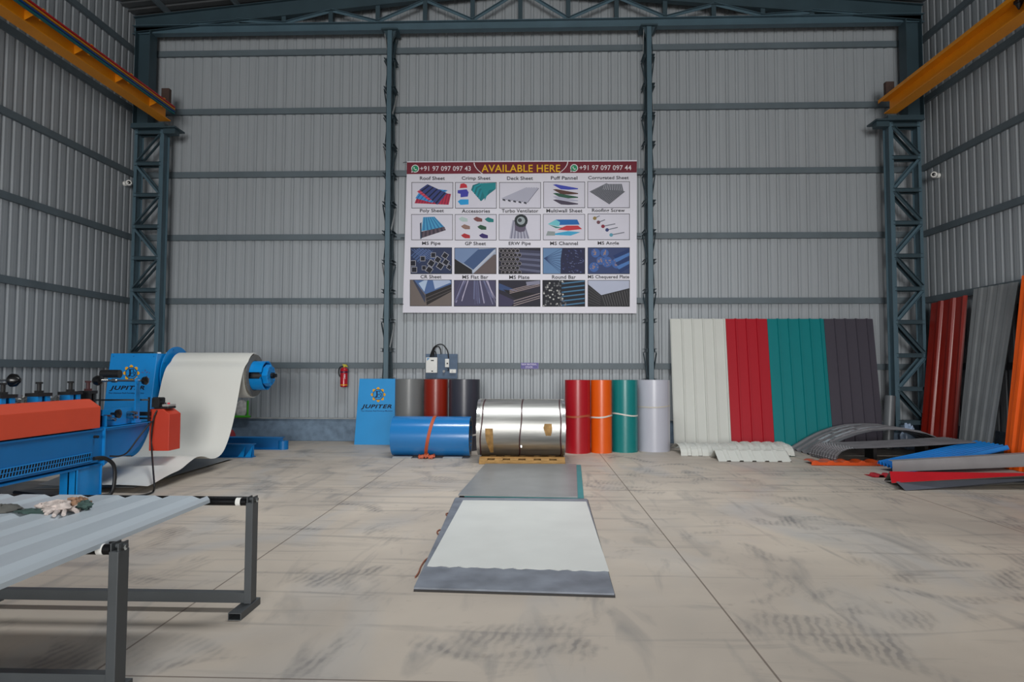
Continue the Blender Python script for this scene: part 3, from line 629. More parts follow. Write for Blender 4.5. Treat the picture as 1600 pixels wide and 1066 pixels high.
# ---------------- electrical board
YB_ = 13.19
def Wb(x_, y_, o=0): return W(x_, y_, YB_) + V(0, -o, 0)
a, b = Wb(665.3, 553.2), Wb(714.6, 592)
t = thing('electrical_board', 'blue-grey wall board with meter box, breaker and socket above the brick red coil', 'electrical board', (a.x, YB_, b.z))
MB().box((a.x, YB_, b.z), (b.x, YB_ + .025, a.z)).build('backboard', mat('board_grey_blue', (84, 104, 128), .6, var=.15, scale=5), t, bevel=.004)
def bx(x0, y0, x1, y1, d, name, m, par=None, lab=None):
    p_, q_ = Wb(x0, y0), Wb(x1, y1); return MB().box((p_.x, YB_ - d, q_.z), (q_.x, YB_ - .0005, p_.z)).build(name, m, par or t, bevel=.003, label=lab)
mbx = bx(666.8, 558.8, 684, 582.6, .10, 'meter_box', M_WHITE, lab='white meter box')
def onbox(d): return lambda x_, y_: W(x_, y_, YB_ - d)
mb = MB(); q = [W(x_, y_, YB_ - .102) for x_, y_ in ((667.2, 559.5), (671.5, 559.5), (667.2, 564))]; mb.poly(q); mb.build('corner_sticker', flat((90, 150, 200)), mbx)
mb = MB(); q = [W(x_, y_, YB_ - .102) for x_, y_ in ((674, 579.3), (676.6, 579.3), (676.6, 581), (674, 581))]; mb.poly(q); q = [W(x_, y_, YB_ - .102) for x_, y_ in ((673.2, 562.6), (677.8, 562.6), (677.8, 564.4), (673.2, 564.4))]; mb.poly(q); mb.build('latch', M_BLACK, mbx)
br = bx(696, 561, 702, 574, .055, 'breaker', M_WHITE, lab='white breaker')
mb = MB(); p_ = W(699, 568, YB_ - .056); mb.box((p_.x - .015, p_.y - .012, p_.z - .014), (p_.x + .015, p_.y, p_.z + .014)); mb.build('toggle', M_BLACK, br)
so = bx(703, 577.2, 713, 583, .045, 'socket', M_WHITE, lab='white power socket')
mb = MB()
for (px, py) in ((706.5, 579.2), (705.6, 581.2), (707.4, 581.2)): p_ = W(px, py, YB_ - .046); mb.cyl((p_.x, p_.y, p_.z), (p_.x, p_.y - .002, p_.z), .006, 8)
mb.build('socket_holes', M_BLACK, so)
p_ = Wb(694, 580.4); MB().cyl((p_.x, YB_, p_.z), (p_.x, YB_ - .05, p_.z), .027, 12).build('gland', mat('grey_plastic', (150, 150, 150), .5), t)
for pts in ([(672, 558), (674, 551), (678, 543), (685, 538.5), (692, 539), (698, 546), (700, 552), (701, 560)], [(673.5, 558), (676, 550), (680, 543), (685, 541.5), (688, 546), (689, 553.5)], [(676, 558), (677, 552), (679, 549), (681, 552), (681.5, 558)], [(678.5, 558), (678, 548), (680, 543)], [(700, 575), (700.5, 577), (700, 580)]):
    MB().tube([W(px, py, YB_ - .05) for px, py in pts], .011, 8).build('cable', M_BLACK, t, True)

# ================================================================== COILS
def swirl_cap(mb, c, d, R, r0=.0, t0=0): 
    mb.rings(c, d, [(0, R), (0.0, r0)], 40)
def standing_coil(px, Y, R, name_c, rgb, label, tape=None, rough=.33, ztop=1.31, grp='painted coils standing on end along the back wall'):
    x = W(px, 650, Y).x
    t = thing('standing_coil', label, 'metal coil', (x, Y, 0), grp)
    m = mat('coil_' + name_c, rgb, rough, var=.025, scale=1.5, coat=.15)
    mb = MB(); n = 64; G = []
    # outer wrap as a slightly open spiral with real thickness
    prof = [(0, R - .06), (0, R), (ztop, R), (ztop, R - .06)]
    mb.rings((x, Y, 0), (0, 0, 1), prof, n, close=True)
    mb.build('roll', m, t, 40)
    mb = MB(); a0 = -math.pi / 2 + .75; lip = [(x + (R + .003) * math.cos(a0 + k * .02), Y + (R + .003) * math.sin(a0 + k * .02)) for k in range(8)]
    mb.grid([[V(p[0], p[1], .003) for p in lip], [V(p[0], p[1], ztop - .002) for p in lip]], .002); mb.build('outer_lip', m, t, 40)
    if tape:
        z, tilt, hgt, col = tape; n = 48; G = [[], []]
        for k in range(n + 1):
            a = 2 * math.pi * k / n; dz = tilt * math.cos(a) + .006 * math.sin(3 * a + px)
            for j, zz in ((0, z - hgt / 2), (1, z + hgt / 2)): G[j].append(V(x + (R + .006) * math.cos(a), Y + (R + .006) * math.sin(a), zz + dz))
        MB().grid(G, .003).build('binding_tape', mat('tape_' + '%d_%d_%d' % col, col, .5), t, 40, label=None)
    return t
TW = (212, 208, 200)
standing_coil(639.5, 12.28, .275, 'grey', (112, 114, 114), 'grey painted coil standing on end beside the blue board', rough=.4)
standing_coil(681, 12.12, .228, 'brick', (138, 36, 20), 'brick red coil standing on end between the grey and charcoal coils', (.38, .0, .028, TW))
standing_coil(725.5, 12.02, .288, 'charcoal', (58, 60, 70), 'charcoal coil standing on end behind the blue lying coil', (.28, .012, .03, TW))
standing_coil(902.5, 11.72, .232, 'red', (170, 18, 32), 'red coil standing on end right of the bare metal coil', (.66, .01, .035, (170, 80, 50)))
standing_coil(939.5, 11.76, .192, 'orange', (226, 92, 10), 'narrow orange coil standing on end between the red and teal coils', (.65, .02, .028, TW))
standing_coil(976, 11.92, .236, 'teal', (12, 124, 124), 'teal coil standing on end between the orange and white coils', (.68, -.025, .026, TW))
standing_coil(1021, 12.1, .30, 'lavender_white', (186, 188, 200), 'pale lavender white coil standing on end beside the leaning panels', (.82, .012, .022, (196, 190, 178)))
# lying blue coil
x0, x1, R_, yc = -2.41, -1.08, .338, 11.05
t = thing('lying_coil', 'blue painted coil lying on its side with an orange strap', 'metal coil', ((x0 + x1) / 2, yc, 0))
m = mat('coil_blue', (34, 122, 190), .22, var=.02, scale=1, coat=.5)
MB().rings((x0, yc, R_ + .01), (1, 0, 0), [(0, R_ - .07), (0, R_), (x1 - x0, R_), (x1 - x0, R_ - .07)], 72, close=True).build('roll', m, t, 40)
MB().rings((x1 + .002, yc, R_ + .01), (1, 0, 0), [(0, R_ - .02), (0, R_ - .07), (-.3, R_ - .07)], 72).build('inner_layers', M_COILEND, t, 40)
mb = MB(); xs = W(671, 685, yc - .2).x; G = [[], []]; n = 60
for k in range(n + 1):
    a = 2 * math.pi * k / n; s_ = math.sin(a - math.pi / 2) ; dx = .07 * math.sin(a) 
    yy = yc - (R_ + .006) * math.cos(a); zz = R_ + .01 + (R_ + .006) * math.sin(a)
    for j, o_ in ((0, -.028), (1, .028)): G[j].append(V(xs + dx + o_, yy, max(zz, .004)))
mb.grid(G, .003); mb.build('strap', mat('strap_orange', (184, 84, 48), .6), t, 40, label='orange cloth strap')
mb = MB(); kx = W(671, 712, yc - .33).x - .05
for (dx, dz, sx) in ((-.09, .0, .11), (.07, .0, .10), (-.01, .03, .06)):
    G = []
    for i in range(6):
        G.append([V(kx + dx + sx * (j / 4 - .5) * (1 + .3 * math.sin(i)), yc - .22 - i * .028, max(.006, .055 + dz - .012 * i + .02 * math.sin(i * 1.7 + j * 1.3 + dx * 40))) for j in range(5)])
    mb.grid(G, .004)
mb.build('strap_knot', MATS['strap_orange'], t, 50, label='orange strap knot trailing on the floor')
for k, xx in enumerate((-2.2, -1.35)):
    o = MB().box((xx - .16, 10.70, 0), (xx + .16, 10.86, .028)).build('wedge', M_LEDGE)
    tag(o, 'thin pale packing strip under the %s end of the blue lying coil' % ('left', 'right')[k], 'packing strip', 'packing strips under the blue coil')
# galvanised metal coil on pallet
x0, x1, R_, yc, zc = -.905, .505, .452, 10.62, .545
def metal_mat():
    m = bpy.data.materials.new('galvanised_coil'); m.use_nodes = True; nt = m.node_tree; b = nt.nodes['Principled BSDF']
    b.inputs['Metallic'].default_value = .85; b.inputs['Roughness'].default_value = .3
    tc = nt.nodes.new('ShaderNodeTexCoord'); mp = nt.nodes.new('ShaderNodeMapping'); mp.inputs['Scale'].default_value = (.6, 7, 7); nt.links.new(tc.outputs['Object'], mp.inputs[0])
    n = nt.nodes.new('ShaderNodeTexNoise'); n.inputs['Scale'].default_value = 2.0; n.inputs['Detail'].default_value = 7; nt.links.new(mp.outputs[0], n.inputs[0])
    r = nt.nodes.new('ShaderNodeValToRGB'); r.color_ramp.elements[0].position = .3; r.color_ramp.elements[1].position = .7
    r.color_ramp.elements[0].color = (.33, .33, .315, 1); r.color_ramp.elements[1].color = (.50, .50, .48, 1); nt.links.new(n.outputs[0], r.inputs[0]); nt.links.new(r.outputs[0], b.inputs['Base Color'])
    r2 = nt.nodes.new('ShaderNodeMapRange'); r2.inputs['To Min'].default_value = .3; r2.inputs['To Max'].default_value = .5; nt.links.new(n.outputs[0], r2.inputs['Value']); nt.links.new(r2.outputs[0], b.inputs['Roughness'])
    return m
M_GALV = metal_mat()
t = thing('lying_coil', 'large bare galvanised steel coil lying on a wooden pallet', 'metal coil', ((x0 + x1) / 2, yc, .09))
MB().rings((x0, yc, zc), (1, 0, 0), [(0, .25), (0, R_ - .012), (.012, R_), (x1 - x0 - .012, R_), (x1 - x0, R_ - .012), (x1 - x0, .25)], 80, close=True).build('roll', M_GALV, t, 40)
for s_, xx in ((0, x0), (1, x1)):
    MB().rings((xx + (-.004 if s_ == 0 else .004), yc, zc), (1, 0, 0), [(0, .24), (0, R_ + .004), (.055 if s_ == 0 else -.055, R_ + .004)], 80).build('edge_ring', mat('edge_ring_galv', (196, 196, 194), .25, .9), t, 40)
G = [[V(x0 + .01, yc - .02 + math.sin(a) * .44 * 1, zc + R_ * math.cos(a) + .006 + .02 * max(0, math.sin(a * 2.2))) for a in [k * .08 for k in range(10)]], [V(x1 - .01, yc - .02 + math.sin(a) * .44, zc + R_ * math.cos(a) + .006 + .02 * max(0, math.sin(a * 2.2))) for a in [k * .08 for k in range(10)]]]
MB().grid(G, .002).build('loose_wrap', M_GALV, t, 40)
M_STRAP = mat('steel_strapping', (66, 32, 36), .5)
for dx, tw in ((.075, .035), (.70, .03), (1.335, -.01)):
    G = [[], []]; n = 72
    for k in range(n + 1):
        a = 2 * math.pi * k / n; xx = x0 + dx + tw * math.sin(a) * .9 + .006 * math.sin(5 * a)
        for j, o_ in ((0, -.010), (1, .010)): G[j].append(V(xx + o_, yc - (R_ + .007) * math.cos(a), zc + (R_ + .007) * math.sin(a)))
    MB().grid(G, .002).build('steel_strap', M_STRAP, t, 40, label='dark brown steel strap')
def coil_patch(pts, m, name, lab):
    mb = MB(); vs = []
    for (xx, ang) in pts: vs.append(V(xx, yc - (R_ + .005) * math.cos(math.radians(ang)), zc + (R_ + .005) * math.sin(math.radians(ang))))
    mb.add(vs, [list(range(len(vs)))]); mb.build(name, m, t, label=lab)
def strip_patch(rows, m, name, lab):
    mb = MB(); G = []
    for ang, xa, xb in rows: G.append([V(xa + (xb - xa) * u, yc - (R_ + .005) * math.cos(math.radians(ang)), zc + (R_ + .005) * math.sin(math.radians(ang))) for u in (0, .5, 1)])
    mb.grid(G); mb.build(name, m, t, label=lab)
M_CARD = mat('brown_card_tape', (164, 128, 76), .7, var=.3, scale=14)
strip_patch([(2, x0 + .14, x0 + .26), (-8, x0 + .14, x0 + .265), (-18, x0 + .145, x0 + .265), (-30, x0 + .165, x0 + .265), (-42, x0 + .19, x0 + .265), (-58, x0 + .21, x0 + .26)], M_CARD, 'torn_paper', 'torn brown paper strip')
strip_patch([(12, x0 + 1.08, x0 + 1.19), (4, x0 + 1.06, x0 + 1.20), (-4, x0 + 1.08, x0 + 1.195), (-12, x0 + 1.10, x0 + 1.18)], M_CARD, 'torn_paper', 'torn brown paper patch')
mb = MB(); p_ = V(x0 + .71, yc - R_ * .8, zc - R_ * .6); mb.box(p_ - V(.012, .02, .02), p_ + V(.012, 0, .02)); mb.build('strap_seal', M_CHROME, t)
t = thing('wooden_pallet', 'low wooden pallet under the bare galvanised coil', 'pallet', (-.17, 10.5, 0))
for k, yy in enumerate((10.15, 10.48, 10.82)): MB().box((-.86, yy, 0), (.50, yy + .10, .055)).build('bearer', M_WOOD, t, bevel=.004)
for k in range(6): MB().box((-.86 + k * .245, 10.15, .055), (-.86 + k * .245 + .13, 10.95, .078)).build('deck_board', M_WOOD, t, bevel=.003)
for k, yy in enumerate((10.27, 10.90)): MB().add([V(-.86, yy, .078), V(.5, yy, .078), V(.5, yy + .1, .078), V(-.86, yy + .1, .078), V(-.86, yy + (0 if k == 0 else .1), .105), V(.5, yy + (0 if k == 0 else .1), .105)], [[0, 3, 2, 1], [0, 1, 5, 4], [2, 3, 4, 5], [0, 4, 3], [1, 2, 5]]).build('chock', M_WOOD, t)
# jupiter emblem
def emblem(mbY, mbK, fn, cx, cy, r, layfn=None):
    """yellow sunburst cog ring + dark monogram; fn(x, y, lay)"""
    for k in range(8):
        a = k * math.pi / 4 + math.pi / 2; d = .23
        pts = [(1.0, -d * .7), (1.0, d * .7), (1.22, d * .62), (1.36, 0), (1.22, -d * .62)]
        pts = [(cx + r * q * math.cos(a + da), cy + r * q * math.sin(a + da)) for q, da in ((1.0, -.30), (1.22, -.22), (1.36, -.06), (1.36, .06), (1.22, .22), (1.0, .30))]
        mbY.poly([fn(x, y, 1) for x, y in pts])
    n = 24; ring = lambda q0, q1, lay, mb_: [mb_.poly([fn(cx + r * q * math.cos(a), cy + r * q * math.sin(a), lay) for q, a in ((q0, 2 * math.pi * k / n), (q1, 2 * math.pi * k / n), (q1, 2 * math.pi * (k + 1) / n), (q0, 2 * math.pi * (k + 1) / n))]) for k in range(n)]
    ring(.90, .99, 1, mbK)
    for pts in ([(-.5, .62), (.35, .72), (.35, .6), (-.1, .58), (-.1, -.2), (-.32, -.62), (-.75, -.42), (-.5, -.4), (-.34, -.2), (-.34, .45)], [(.3, .6), (.38, .6), (.38, .2), (.7, .2), (.7, .12), (.3, .12)], [(.62, .12), (.72, .12), (.6, -.5), (.5, -.5)]):
        mbK.poly([fn(cx + r * x, cy + r * y, 1.5) for x, y in pts])
    for k in range(16):
        a0, a1 = 2 * math.pi * k / 16, 2 * math.pi * (k + 1) / 16
        mbK.poly([fn(cx + r * (.12 + q * math.cos(a)), cy + r * (-.25 + q * math.sin(a)), 1.5) for q, a in ((.26, a0), (.34, a0), (.34, a1), (.26, a1))])
M_GOLD = flat((224, 164, 40)); M_NAVY = flat((24, 34, 74)); M_INK = flat((16, 18, 34))
# blue board
A, B, C, D = V(-3.56, 12.68, .0), V(-2.70, 12.68, .0), V(-2.70, 12.865, 1.306), V(-3.52, 12.865, 1.306)
t = thing('logo_board', 'light blue JUPITER board leaning on the slim column left of the standing coils', 'board', A)
nrm = (B - A).cross(D - A).normalized()
mb = MB(); mb.grid([[A, B], [D, C]], .006); mb.build('panel', mat('board_sky_blue', (22, 146, 214), .5, var=.03), t)
def onb(x_, y_, lay=1):
    d = ray(x_, y_); q = (A - ORG).dot(nrm) / d.dot(nrm); return ORG + d * q + nrm * .0022 * (1 + lay)
mY, mK = MB(), MB(); fb = lambda x_, y_, l: onb(x_, -y_, l); emblem(mY, mK, fb, 591, -616.8, 8.6); mY.build('emblem_cog', M_GOLD, t, label='yellow cog emblem'); mK.build('emblem_monogram', M_NAVY, t)
mb = MB(); put_text(mb, 'JUPITER', lambda x_, y_: onb(x_, y_), 564, 640, 612, 632.2, .035, .3); mb.build('brand_lettering', M_INK, t, label='black slanted lettering JUPITER')
mb = MB(); put_text(mb, 'The Ultimate Roll Forming Machine', lambda x_, y_: onb(x_, y_), 564, 643.8, 613, 641.4, .01); mb.build('small_lettering', M_NAVY, t)

# ================================================================== FLOOR SHEETS
def floor_stack(c, z0, z1, wob=0.0, n=12):
    (tl_, tr_, br_, bl_) = c; mb = MB(); G0 = []; 
    P = [V(*p, 0) for p in (bl_, br_, tr_, tl_)]
    G = [[bil(P[0], P[1], P[2], P[3], i / n, j / 4) + V(0, wob * (math.sin(i * 2.1) * .5 + math.sin(i * 4.7)) if j == 0 else 0, z1) for i in range(n + 1)] for j in range(5)]
    mb.grid(G, z1 - z0); return mb
M_DSTEEL = mat('dark_steel_sheet', (138, 140, 141), .38, .2, .10, 2.5)
M_GSTEEL = mat('grey_blue_steel_sheet', (122, 128, 138), .45, .2, .25, 5)
t = thing('steel_sheet_stack', 'stack of dark steel sheets on the floor in front of the galvanised coil', 'steel sheets', (-.1, 8.7, 0))
floor_stack([(-.70, 9.92), (.655, 9.98), (.56, 7.42), (-.865, 7.46)], .0, .012).build('lower_sheet', mat('black_edge', (36, 34, 34), .6), t)
floor_stack([(-.735, 9.93), (.73, 9.98), (.575, 7.40), (-.80, 7.47)], .012, .030).build('teal_sheet', mat('teal_edge', (50, 130, 134), .5), t, label='teal coated sheet showing at the edge')
floor_stack([(-.74, 9.92), (.66, 9.96), (.505, 7.40), (-.87, 7.45)], .030, .045).build('top_sheet', M_DSTEEL, t)
t = thing('steel_sheet_stack', 'grey steel sheets under the white sheet, with a bare front strip', 'steel sheets', (-.1, 6, 0))
floor_stack([(-.90, 7.38), (.62, 7.38), (.535, 4.27), (-.80, 4.33)], .0, .014).build('lower_sheet', MATS['black_edge'], t)
floor_stack([(-.89, 7.375), (.61, 7.375), (.53, 4.275), (-.80, 4.335)], .014, .026).build('top_sheet', M_GSTEEL, t)
mb = floor_stack([(-.785, 7.20), (.585, 7.19), (.548, 4.73), (-.788, 4.80)], .026, .031, .012, 40)
tag(mb.build('white_sheet', mat('white_floor_sheet', (208, 210, 206), .45, 0, .05, 2.0, .1)), 'flat white sheet lying on the grey steel sheets', 'white sheet')
M_TWINE = mat('twine_brown', (140, 84, 64), .8)
for k, (pts, lab) in enumerate((([(700, 807), (697, 803), (704, 802), (706, 806), (699, 808)], 'small brown twine scrap nearest the dark steel sheets'), ([(686, 836), (683, 831), (688, 828), (693, 831), (689, 833), (687, 838)], 'looped brown twine scrap left of the white sheet'), ([(649, 902), (654, 895), (658, 885), (664, 876), (672, 870)], 'long brown twine scrap by the front left of the white sheet'))):
    tag(MB().tube([F(px, py, .006 + .004 * (i % 2)) for i, (px, py) in enumerate(pts)], .006, 6).build('twine_scrap', M_TWINE, None, True), lab, 'twine', 'twine scraps left of the floor sheets')

# ================================================================== LEANING PANELS, BACK WALL
BYP = 12.52
bs = lambda x_: x_ - (.09 + .1 * (x_ - 2.8) / 4.07)
def back_panel(xa, xb, rgb, nm, label, pitch, layers, z=2.55, yt=13.225):
    t = thing('roofing_sheet_stack', label, 'roofing panels', (xa, BYP, 0), 'coloured roofing panels leaning on the back wall')
    m = mat('panel_' + nm, rgb, .45, var=.03, scale=1.0)
    for k in range(layers):
        o = -.022 * k; wd = xb - xa
        prof = rib_profile(wd, .215, .022, .010, .028, start=.02)
        dx = .006 * k
        mb = MB(); ribbed(mb, (bs(xa) + dx, BYP + o, .002), (bs(xb) + dx, BYP + o, .002), (xb + dx, yt + o - .01, z - .004 * k), (xa + dx, yt + o - .01, z - .004 * k), prof, .002)
        mb.build('sheet', m, t)
back_panel(2.80, 3.90, (204, 206, 200), 'cream', 'cream white roofing panels leaning on the back wall, leftmost of the row', .1825 * 1.0, 3)
back_panel(3.905, 4.75, (172, 18, 36), 'crimson', 'red roofing panels leaning on the back wall beside the cream ones', .19, 2)
back_panel(4.755, 5.89, (0, 122, 126), 'teal', 'teal roofing panels leaning on the back wall between red and charcoal', .19, 2)
back_panel(5.895, 6.87, (70, 66, 76), 'charcoal', 'charcoal roofing panels leaning on the back wall, rightmost of the row', .19, 2)

# ================================================================== RIDGE CAPS AND FLOOR PILE, RIGHT
M_CREAM = MATS['panel_cream']
def ridge_cap(xa, xb, path, pitch, name, label, grp, m=M_CREAM, lift=.02, ns=1, crest=.05):
    """path: list of (y, z) across the cap from front foot to back foot; relief ribs repeat along x"""
    prof = rib_profile(xb - xa, pitch, crest, .015, lift); G = []
    for i, (y, z) in enumerate(path):
        a = path[max(0, i - 1)]; b = path[min(len(path) - 1, i + 1)]; d = Vector((0, b[0] - a[0], b[1] - a[1])).normalized(); n = V(0, -d.z, d.y)
        G.append([V(xa + s_, y, z) + n * dd for s_, dd in prof])
    G = [[V(p.x, p.y, max(.003, p.z)) for p in r] for r in G]
    return tag(MB().grid(G, .002).build(name, m), label, 'ridge cap', grp)
arcp = [(11.32, .003), (11.34, .06), (11.38, .11), (11.45, .15), (11.55, .17), (11.7, .175), (11.85, .15), (12.0, .11), (12.15, .06)]
ridge_cap(2.57, 3.69, arcp, .187, 'ridge_cap', 'cream curved ridge cap on the floor at the foot of the cream panels', 'cream ridge caps on the floor')
arcp2 = [(y - .01, z + .012) for y, z in arcp]
ridge_cap(3.45, 4.52, arcp2, .2, 'ridge_cap', 'cream curved ridge cap on the floor at the foot of the red panels', 'cream ridge caps on the floor', lift=.035, crest=.07)
ridge_cap(3.03, 4.22, [(10.66, .003), (10.90, .15), (10.93, .155), (11.17, .003)], .205, 'ridge_cap', 'cream V-shaped ridge cap on the floor, in front of the curved ones', 'cream ridge caps on the floor', lift=.022)
# dark arched sheet
M_DARK = mat('dark_grey_panel', (116, 116, 120), .4, .0, .12, 3)
M_CRIMP = mat('crimped_dark_grey', (112, 112, 116), .42, .05, .15, 4)
ap = [(q_[0] - .09, q_[1]) for q_ in [(4.97, .003), (5.12, .09), (5.30, .2), (5.5, .30), (5.75, .39), (6.0, .445), (6.3, .465), (6.6, .455), (6.9, .40), (7.15, .31), (7.35, .2), (7.5, .1), (7.58, .01)]]
def arch(prof_path, y0, y1, pitch, name, m, crimps=0, h=.02, crest=.03):
    prof = rib_profile(y1 - y0, pitch, crest, .02, h); P = []
    # resample
    for i in range(len(prof_path) - 1):
        for k in range(6): u = k / 6; P.append((prof_path[i][0] * (1 - u) + prof_path[i + 1][0] * u, prof_path[i][1] * (1 - u) + prof_path[i + 1][1] * u))
    P.append(prof_path[-1]); G = []
    for i, (x_, z_) in enumerate(P):
        a = P[max(0, i - 2)]; b = P[min(len(P) - 1, i + 2)]; d = V(b[0] - a[0], 0, b[1] - a[1]).normalized(); n = V(-d.z, 0, d.x)
        cr = (crimps if (i % 2 and i < 30) else 0)
        G.append([V(x_, y0 + s_, z_) + n * (dd + cr) for s_, dd in prof])
    G = [[V(p.x, p.y, max(.003, p.z)) for p in r] for r in G]
    return MB().grid(G, .002).build(name, m, None, 40)
tag(arch(ap, 11.40, 12.44, .26, 'arched_sheet', M_DARK, .0, .035, .05), 'dark grey arched roofing sheet on the floor before the charcoal panels', 'arched sheet')
M_FILM = mat('torn_white_film', (180, 184, 190), .4)
def archpt(s_, y):
    i = min(int(s_), len(ap) - 2); u = s_ - i; x_ = ap[i][0] * (1 - u) + ap[i + 1][0] * u; z_ = ap[i][1] * (1 - u) + ap[i + 1][1] * u
    d = V(ap[i + 1][0] - ap[i][0], 0, ap[i + 1][1] - ap[i][1]).normalized(); return V(x_, y, z_) + V(-d.z, 0, d.x) * .041
mb = MB()
for (s0, s1, y) in ((1.6, 2.9, 11.63), (2.4, 4.2, 11.63), (3.2, 4.7, 11.89), (3.6, 5.6, 12.15), (2.0, 3.0, 11.89), (4.4, 5.9, 11.63)):
    G = [[archpt(s0 + (s1 - s0) * k / 8, y + .055 * j + .012 * math.sin(k * 2.3 + y * 9)) for k in range(9)] for j in (-1, 1)]
    mb.grid(G)
o = mb.build('film_strips', M_FILM, None); tag(o, 'torn white protective film strips on the dark arched sheet', 'plastic film')
# sheet with curled crimped end
cp = [(4.93, .003), (4.90, .06), (4.92, .12), (4.98, .18), (5.08, .22), (5.22, .235), (5.5, .245), (6.2, .28), (6.8, .32), (7.12, .34)]
def curl():
    prof = rib_profile(.86, .086, .02, .012, .012); G = []; P = []
    for i in range(len(cp) - 1):
        n_ = 7 if i < 5 else 3
        for k in range(n_): u = k / n_; P.append((cp[i][0] * (1 - u) + cp[i + 1][0] * u, cp[i][1] * (1 - u) + cp[i + 1][1] * u, i < 5))
    P.append((*cp[-1], False))
    for i, (x_, z_, cr) in enumerate(P):
        a = P[max(0, i - 2)]; b = P[min(len(P) - 1, i + 2)]; d = V(b[0] - a[0], 0, b[1] - a[1]).normalized(); n = V(-d.z, 0, d.x)
        c_ = .010 if (cr and i % 2) else 0
        G.append([V(x_ - .10 * s_ * (x_ < 5.3), 10.58 + s_ * .95, z_) + n * (dd + c_) for s_, dd in prof])
    return MB().grid([[V(p.x, p.y, max(.003, p.z)) for p in r] for r in G], .002).build('curled_sheet', M_CRIMP)
tag(curl(), 'dark grey long sheet with a crimped curled end, in front of the arched sheet', 'roofing sheet')
M_BAT = mat('grey_batten', (120, 118, 112), .7)
for k, (x_, z_) in enumerate(((5.75, .235), (6.6, .28), (7.05, .31))):
    tag(MB().box((x_ - .03, 11.05, 0), (x_ + .03, 11.34, z_)).build('support_block', MATS['black_edge']), 'black support under the curled dark sheet, %s of three' % ('leftmost', 'middle', 'rightmost')[k], 'support', 'supports under the curled sheet')
tag(MB().box((5.2, 10.75, 0), (7.6, 10.80, .03)).build('floor_batten', M_BAT), 'thin grey batten on the floor under the curled dark sheet', 'batten')
# plastic bag behind the arch
def crumple(c, sx, sy, sz, m, name, seed, n=14, parent=None, amp=.3, floorz=None):
    r = random.Random(seed); ph = [r.random() * 6.28 for _ in range(9)]; mb = MB(); vs = []; fs = []
    for i in range(n + 1):
        th = math.pi * i / n
        for j in range(2 * n):
            a = math.pi * j / n
            q = 1 + amp * (.5 * math.sin(3 * a + ph[0] + 2 * th) + .35 * math.sin(5 * a + ph[1] - 3 * th) + .3 * math.sin(7 * th + ph[2] + 2 * a) + .25 * math.sin(11 * a + 6 * th + ph[3]) + .2 * math.sin(17 * a - 9 * th + ph[4]))
            p = V(c[0] + sx * q * math.sin(th) * math.cos(a), c[1] + sy * q * math.sin(th) * math.sin(a), c[2] + sz * q * math.cos(th))
            if floorz is not None: p.z = max(p.z, floorz)
            vs.append(p)
    for i in range(n):
        for j in range(2 * n): fs.append([i * 2 * n + j, (i + 1) * 2 * n + j, (i + 1) * 2 * n + (j + 1) % (2 * n), i * 2 * n + (j + 1) % (2 * n)])
    mb.add(vs, fs); return mb.build(name, m, parent, 50)
tag(crumple((7.13, 12.47, .2), .14, .06, .24, mat('pale_blue_plastic', (150, 170, 196), .3), 'plastic_bag', 5, floorz=.004), 'crumpled pale blue plastic bag behind the dark arched sheet', 'plastic bag')
# grey rolled sheet leaning by the column
t = thing('rolled_sheet', 'short grey rolled sheet leaning beside the right lattice column', 'rolled sheet', (6.9, 12.5, 0))
p0_, p1_ = W(1386, 672, 12.50), W(1391, 617, 12.58); p0_.z = .003
MB().rings(p0_, p1_ - p0_, [(0, .07), (0, .095), (1.02, .095), (1.02, .07)], 28, close=True).build('roll', mat('rolled_grey', (100, 104, 108), .4, .1), t, 40)
# orange tile sheet
mb = MB(); G = []; nx = 60
for j, (y, z) in enumerate(((10.28, .006), (10.30, .05), (10.5, .055), (10.7, .03))):
    G.append([V(4.36 + 1.2 * i / nx + .12 * (j / 3) * .4, y, z + (.028 * max(0, math.sin(2 * math.pi * i / nx * 5.0)) if j else 0)) for i in range(nx + 1)])
tag(mb.grid(G, .003).build('tile_sheet', mat('tile_orange', (206, 80, 30), .3, coat=.3), None, 50), 'orange tile-profile sheet strip lying flat on the floor', 'tile sheet')
# blue corrugated sheets
mb = MB(); prof = rib_profile(.95, .118, .03, .035, .045)
for k in range(2): ribbed(mb, (5.30, 9.02 + .0, .012 + .02 * k), (5.30, 9.95, .012 + .02 * k), (7.6, 11.10, .20 + .02 * k), (7.6, 10.15, .20 + .02 * k), prof, .002)
A, B, C, D = W(1370, 724, 9.93), V(5.32, 9.42, .03), W(1577, 701, 9.95), W(1523, 692, 10.9)
mb = MB(); G = [[bil(A, B, C, D, s_ / .95, v) + V(0, 0, d) for s_, d in prof] for v in (0, 1)]; mb.grid(G, .002)
G = [[bil(A, B, C, D, s_ / .95, v) + V(.015, .01, d - .012) for s_, d in prof] for v in (0, 1)]; mb.grid(G, .002)
tag(mb.build('corrugated_sheet', mat('blue_corrugated', (24, 142, 228), .4)), 'bright blue corrugated sheets lying behind the light grey flashing', 'roofing sheet')
tag(MB().bar((7.45, 9.6, .09), (7.15, 11.3, .13), .10, .05).build('wooden_batten', M_BAT), 'pale grey batten under the far end of the blue sheets', 'batten')
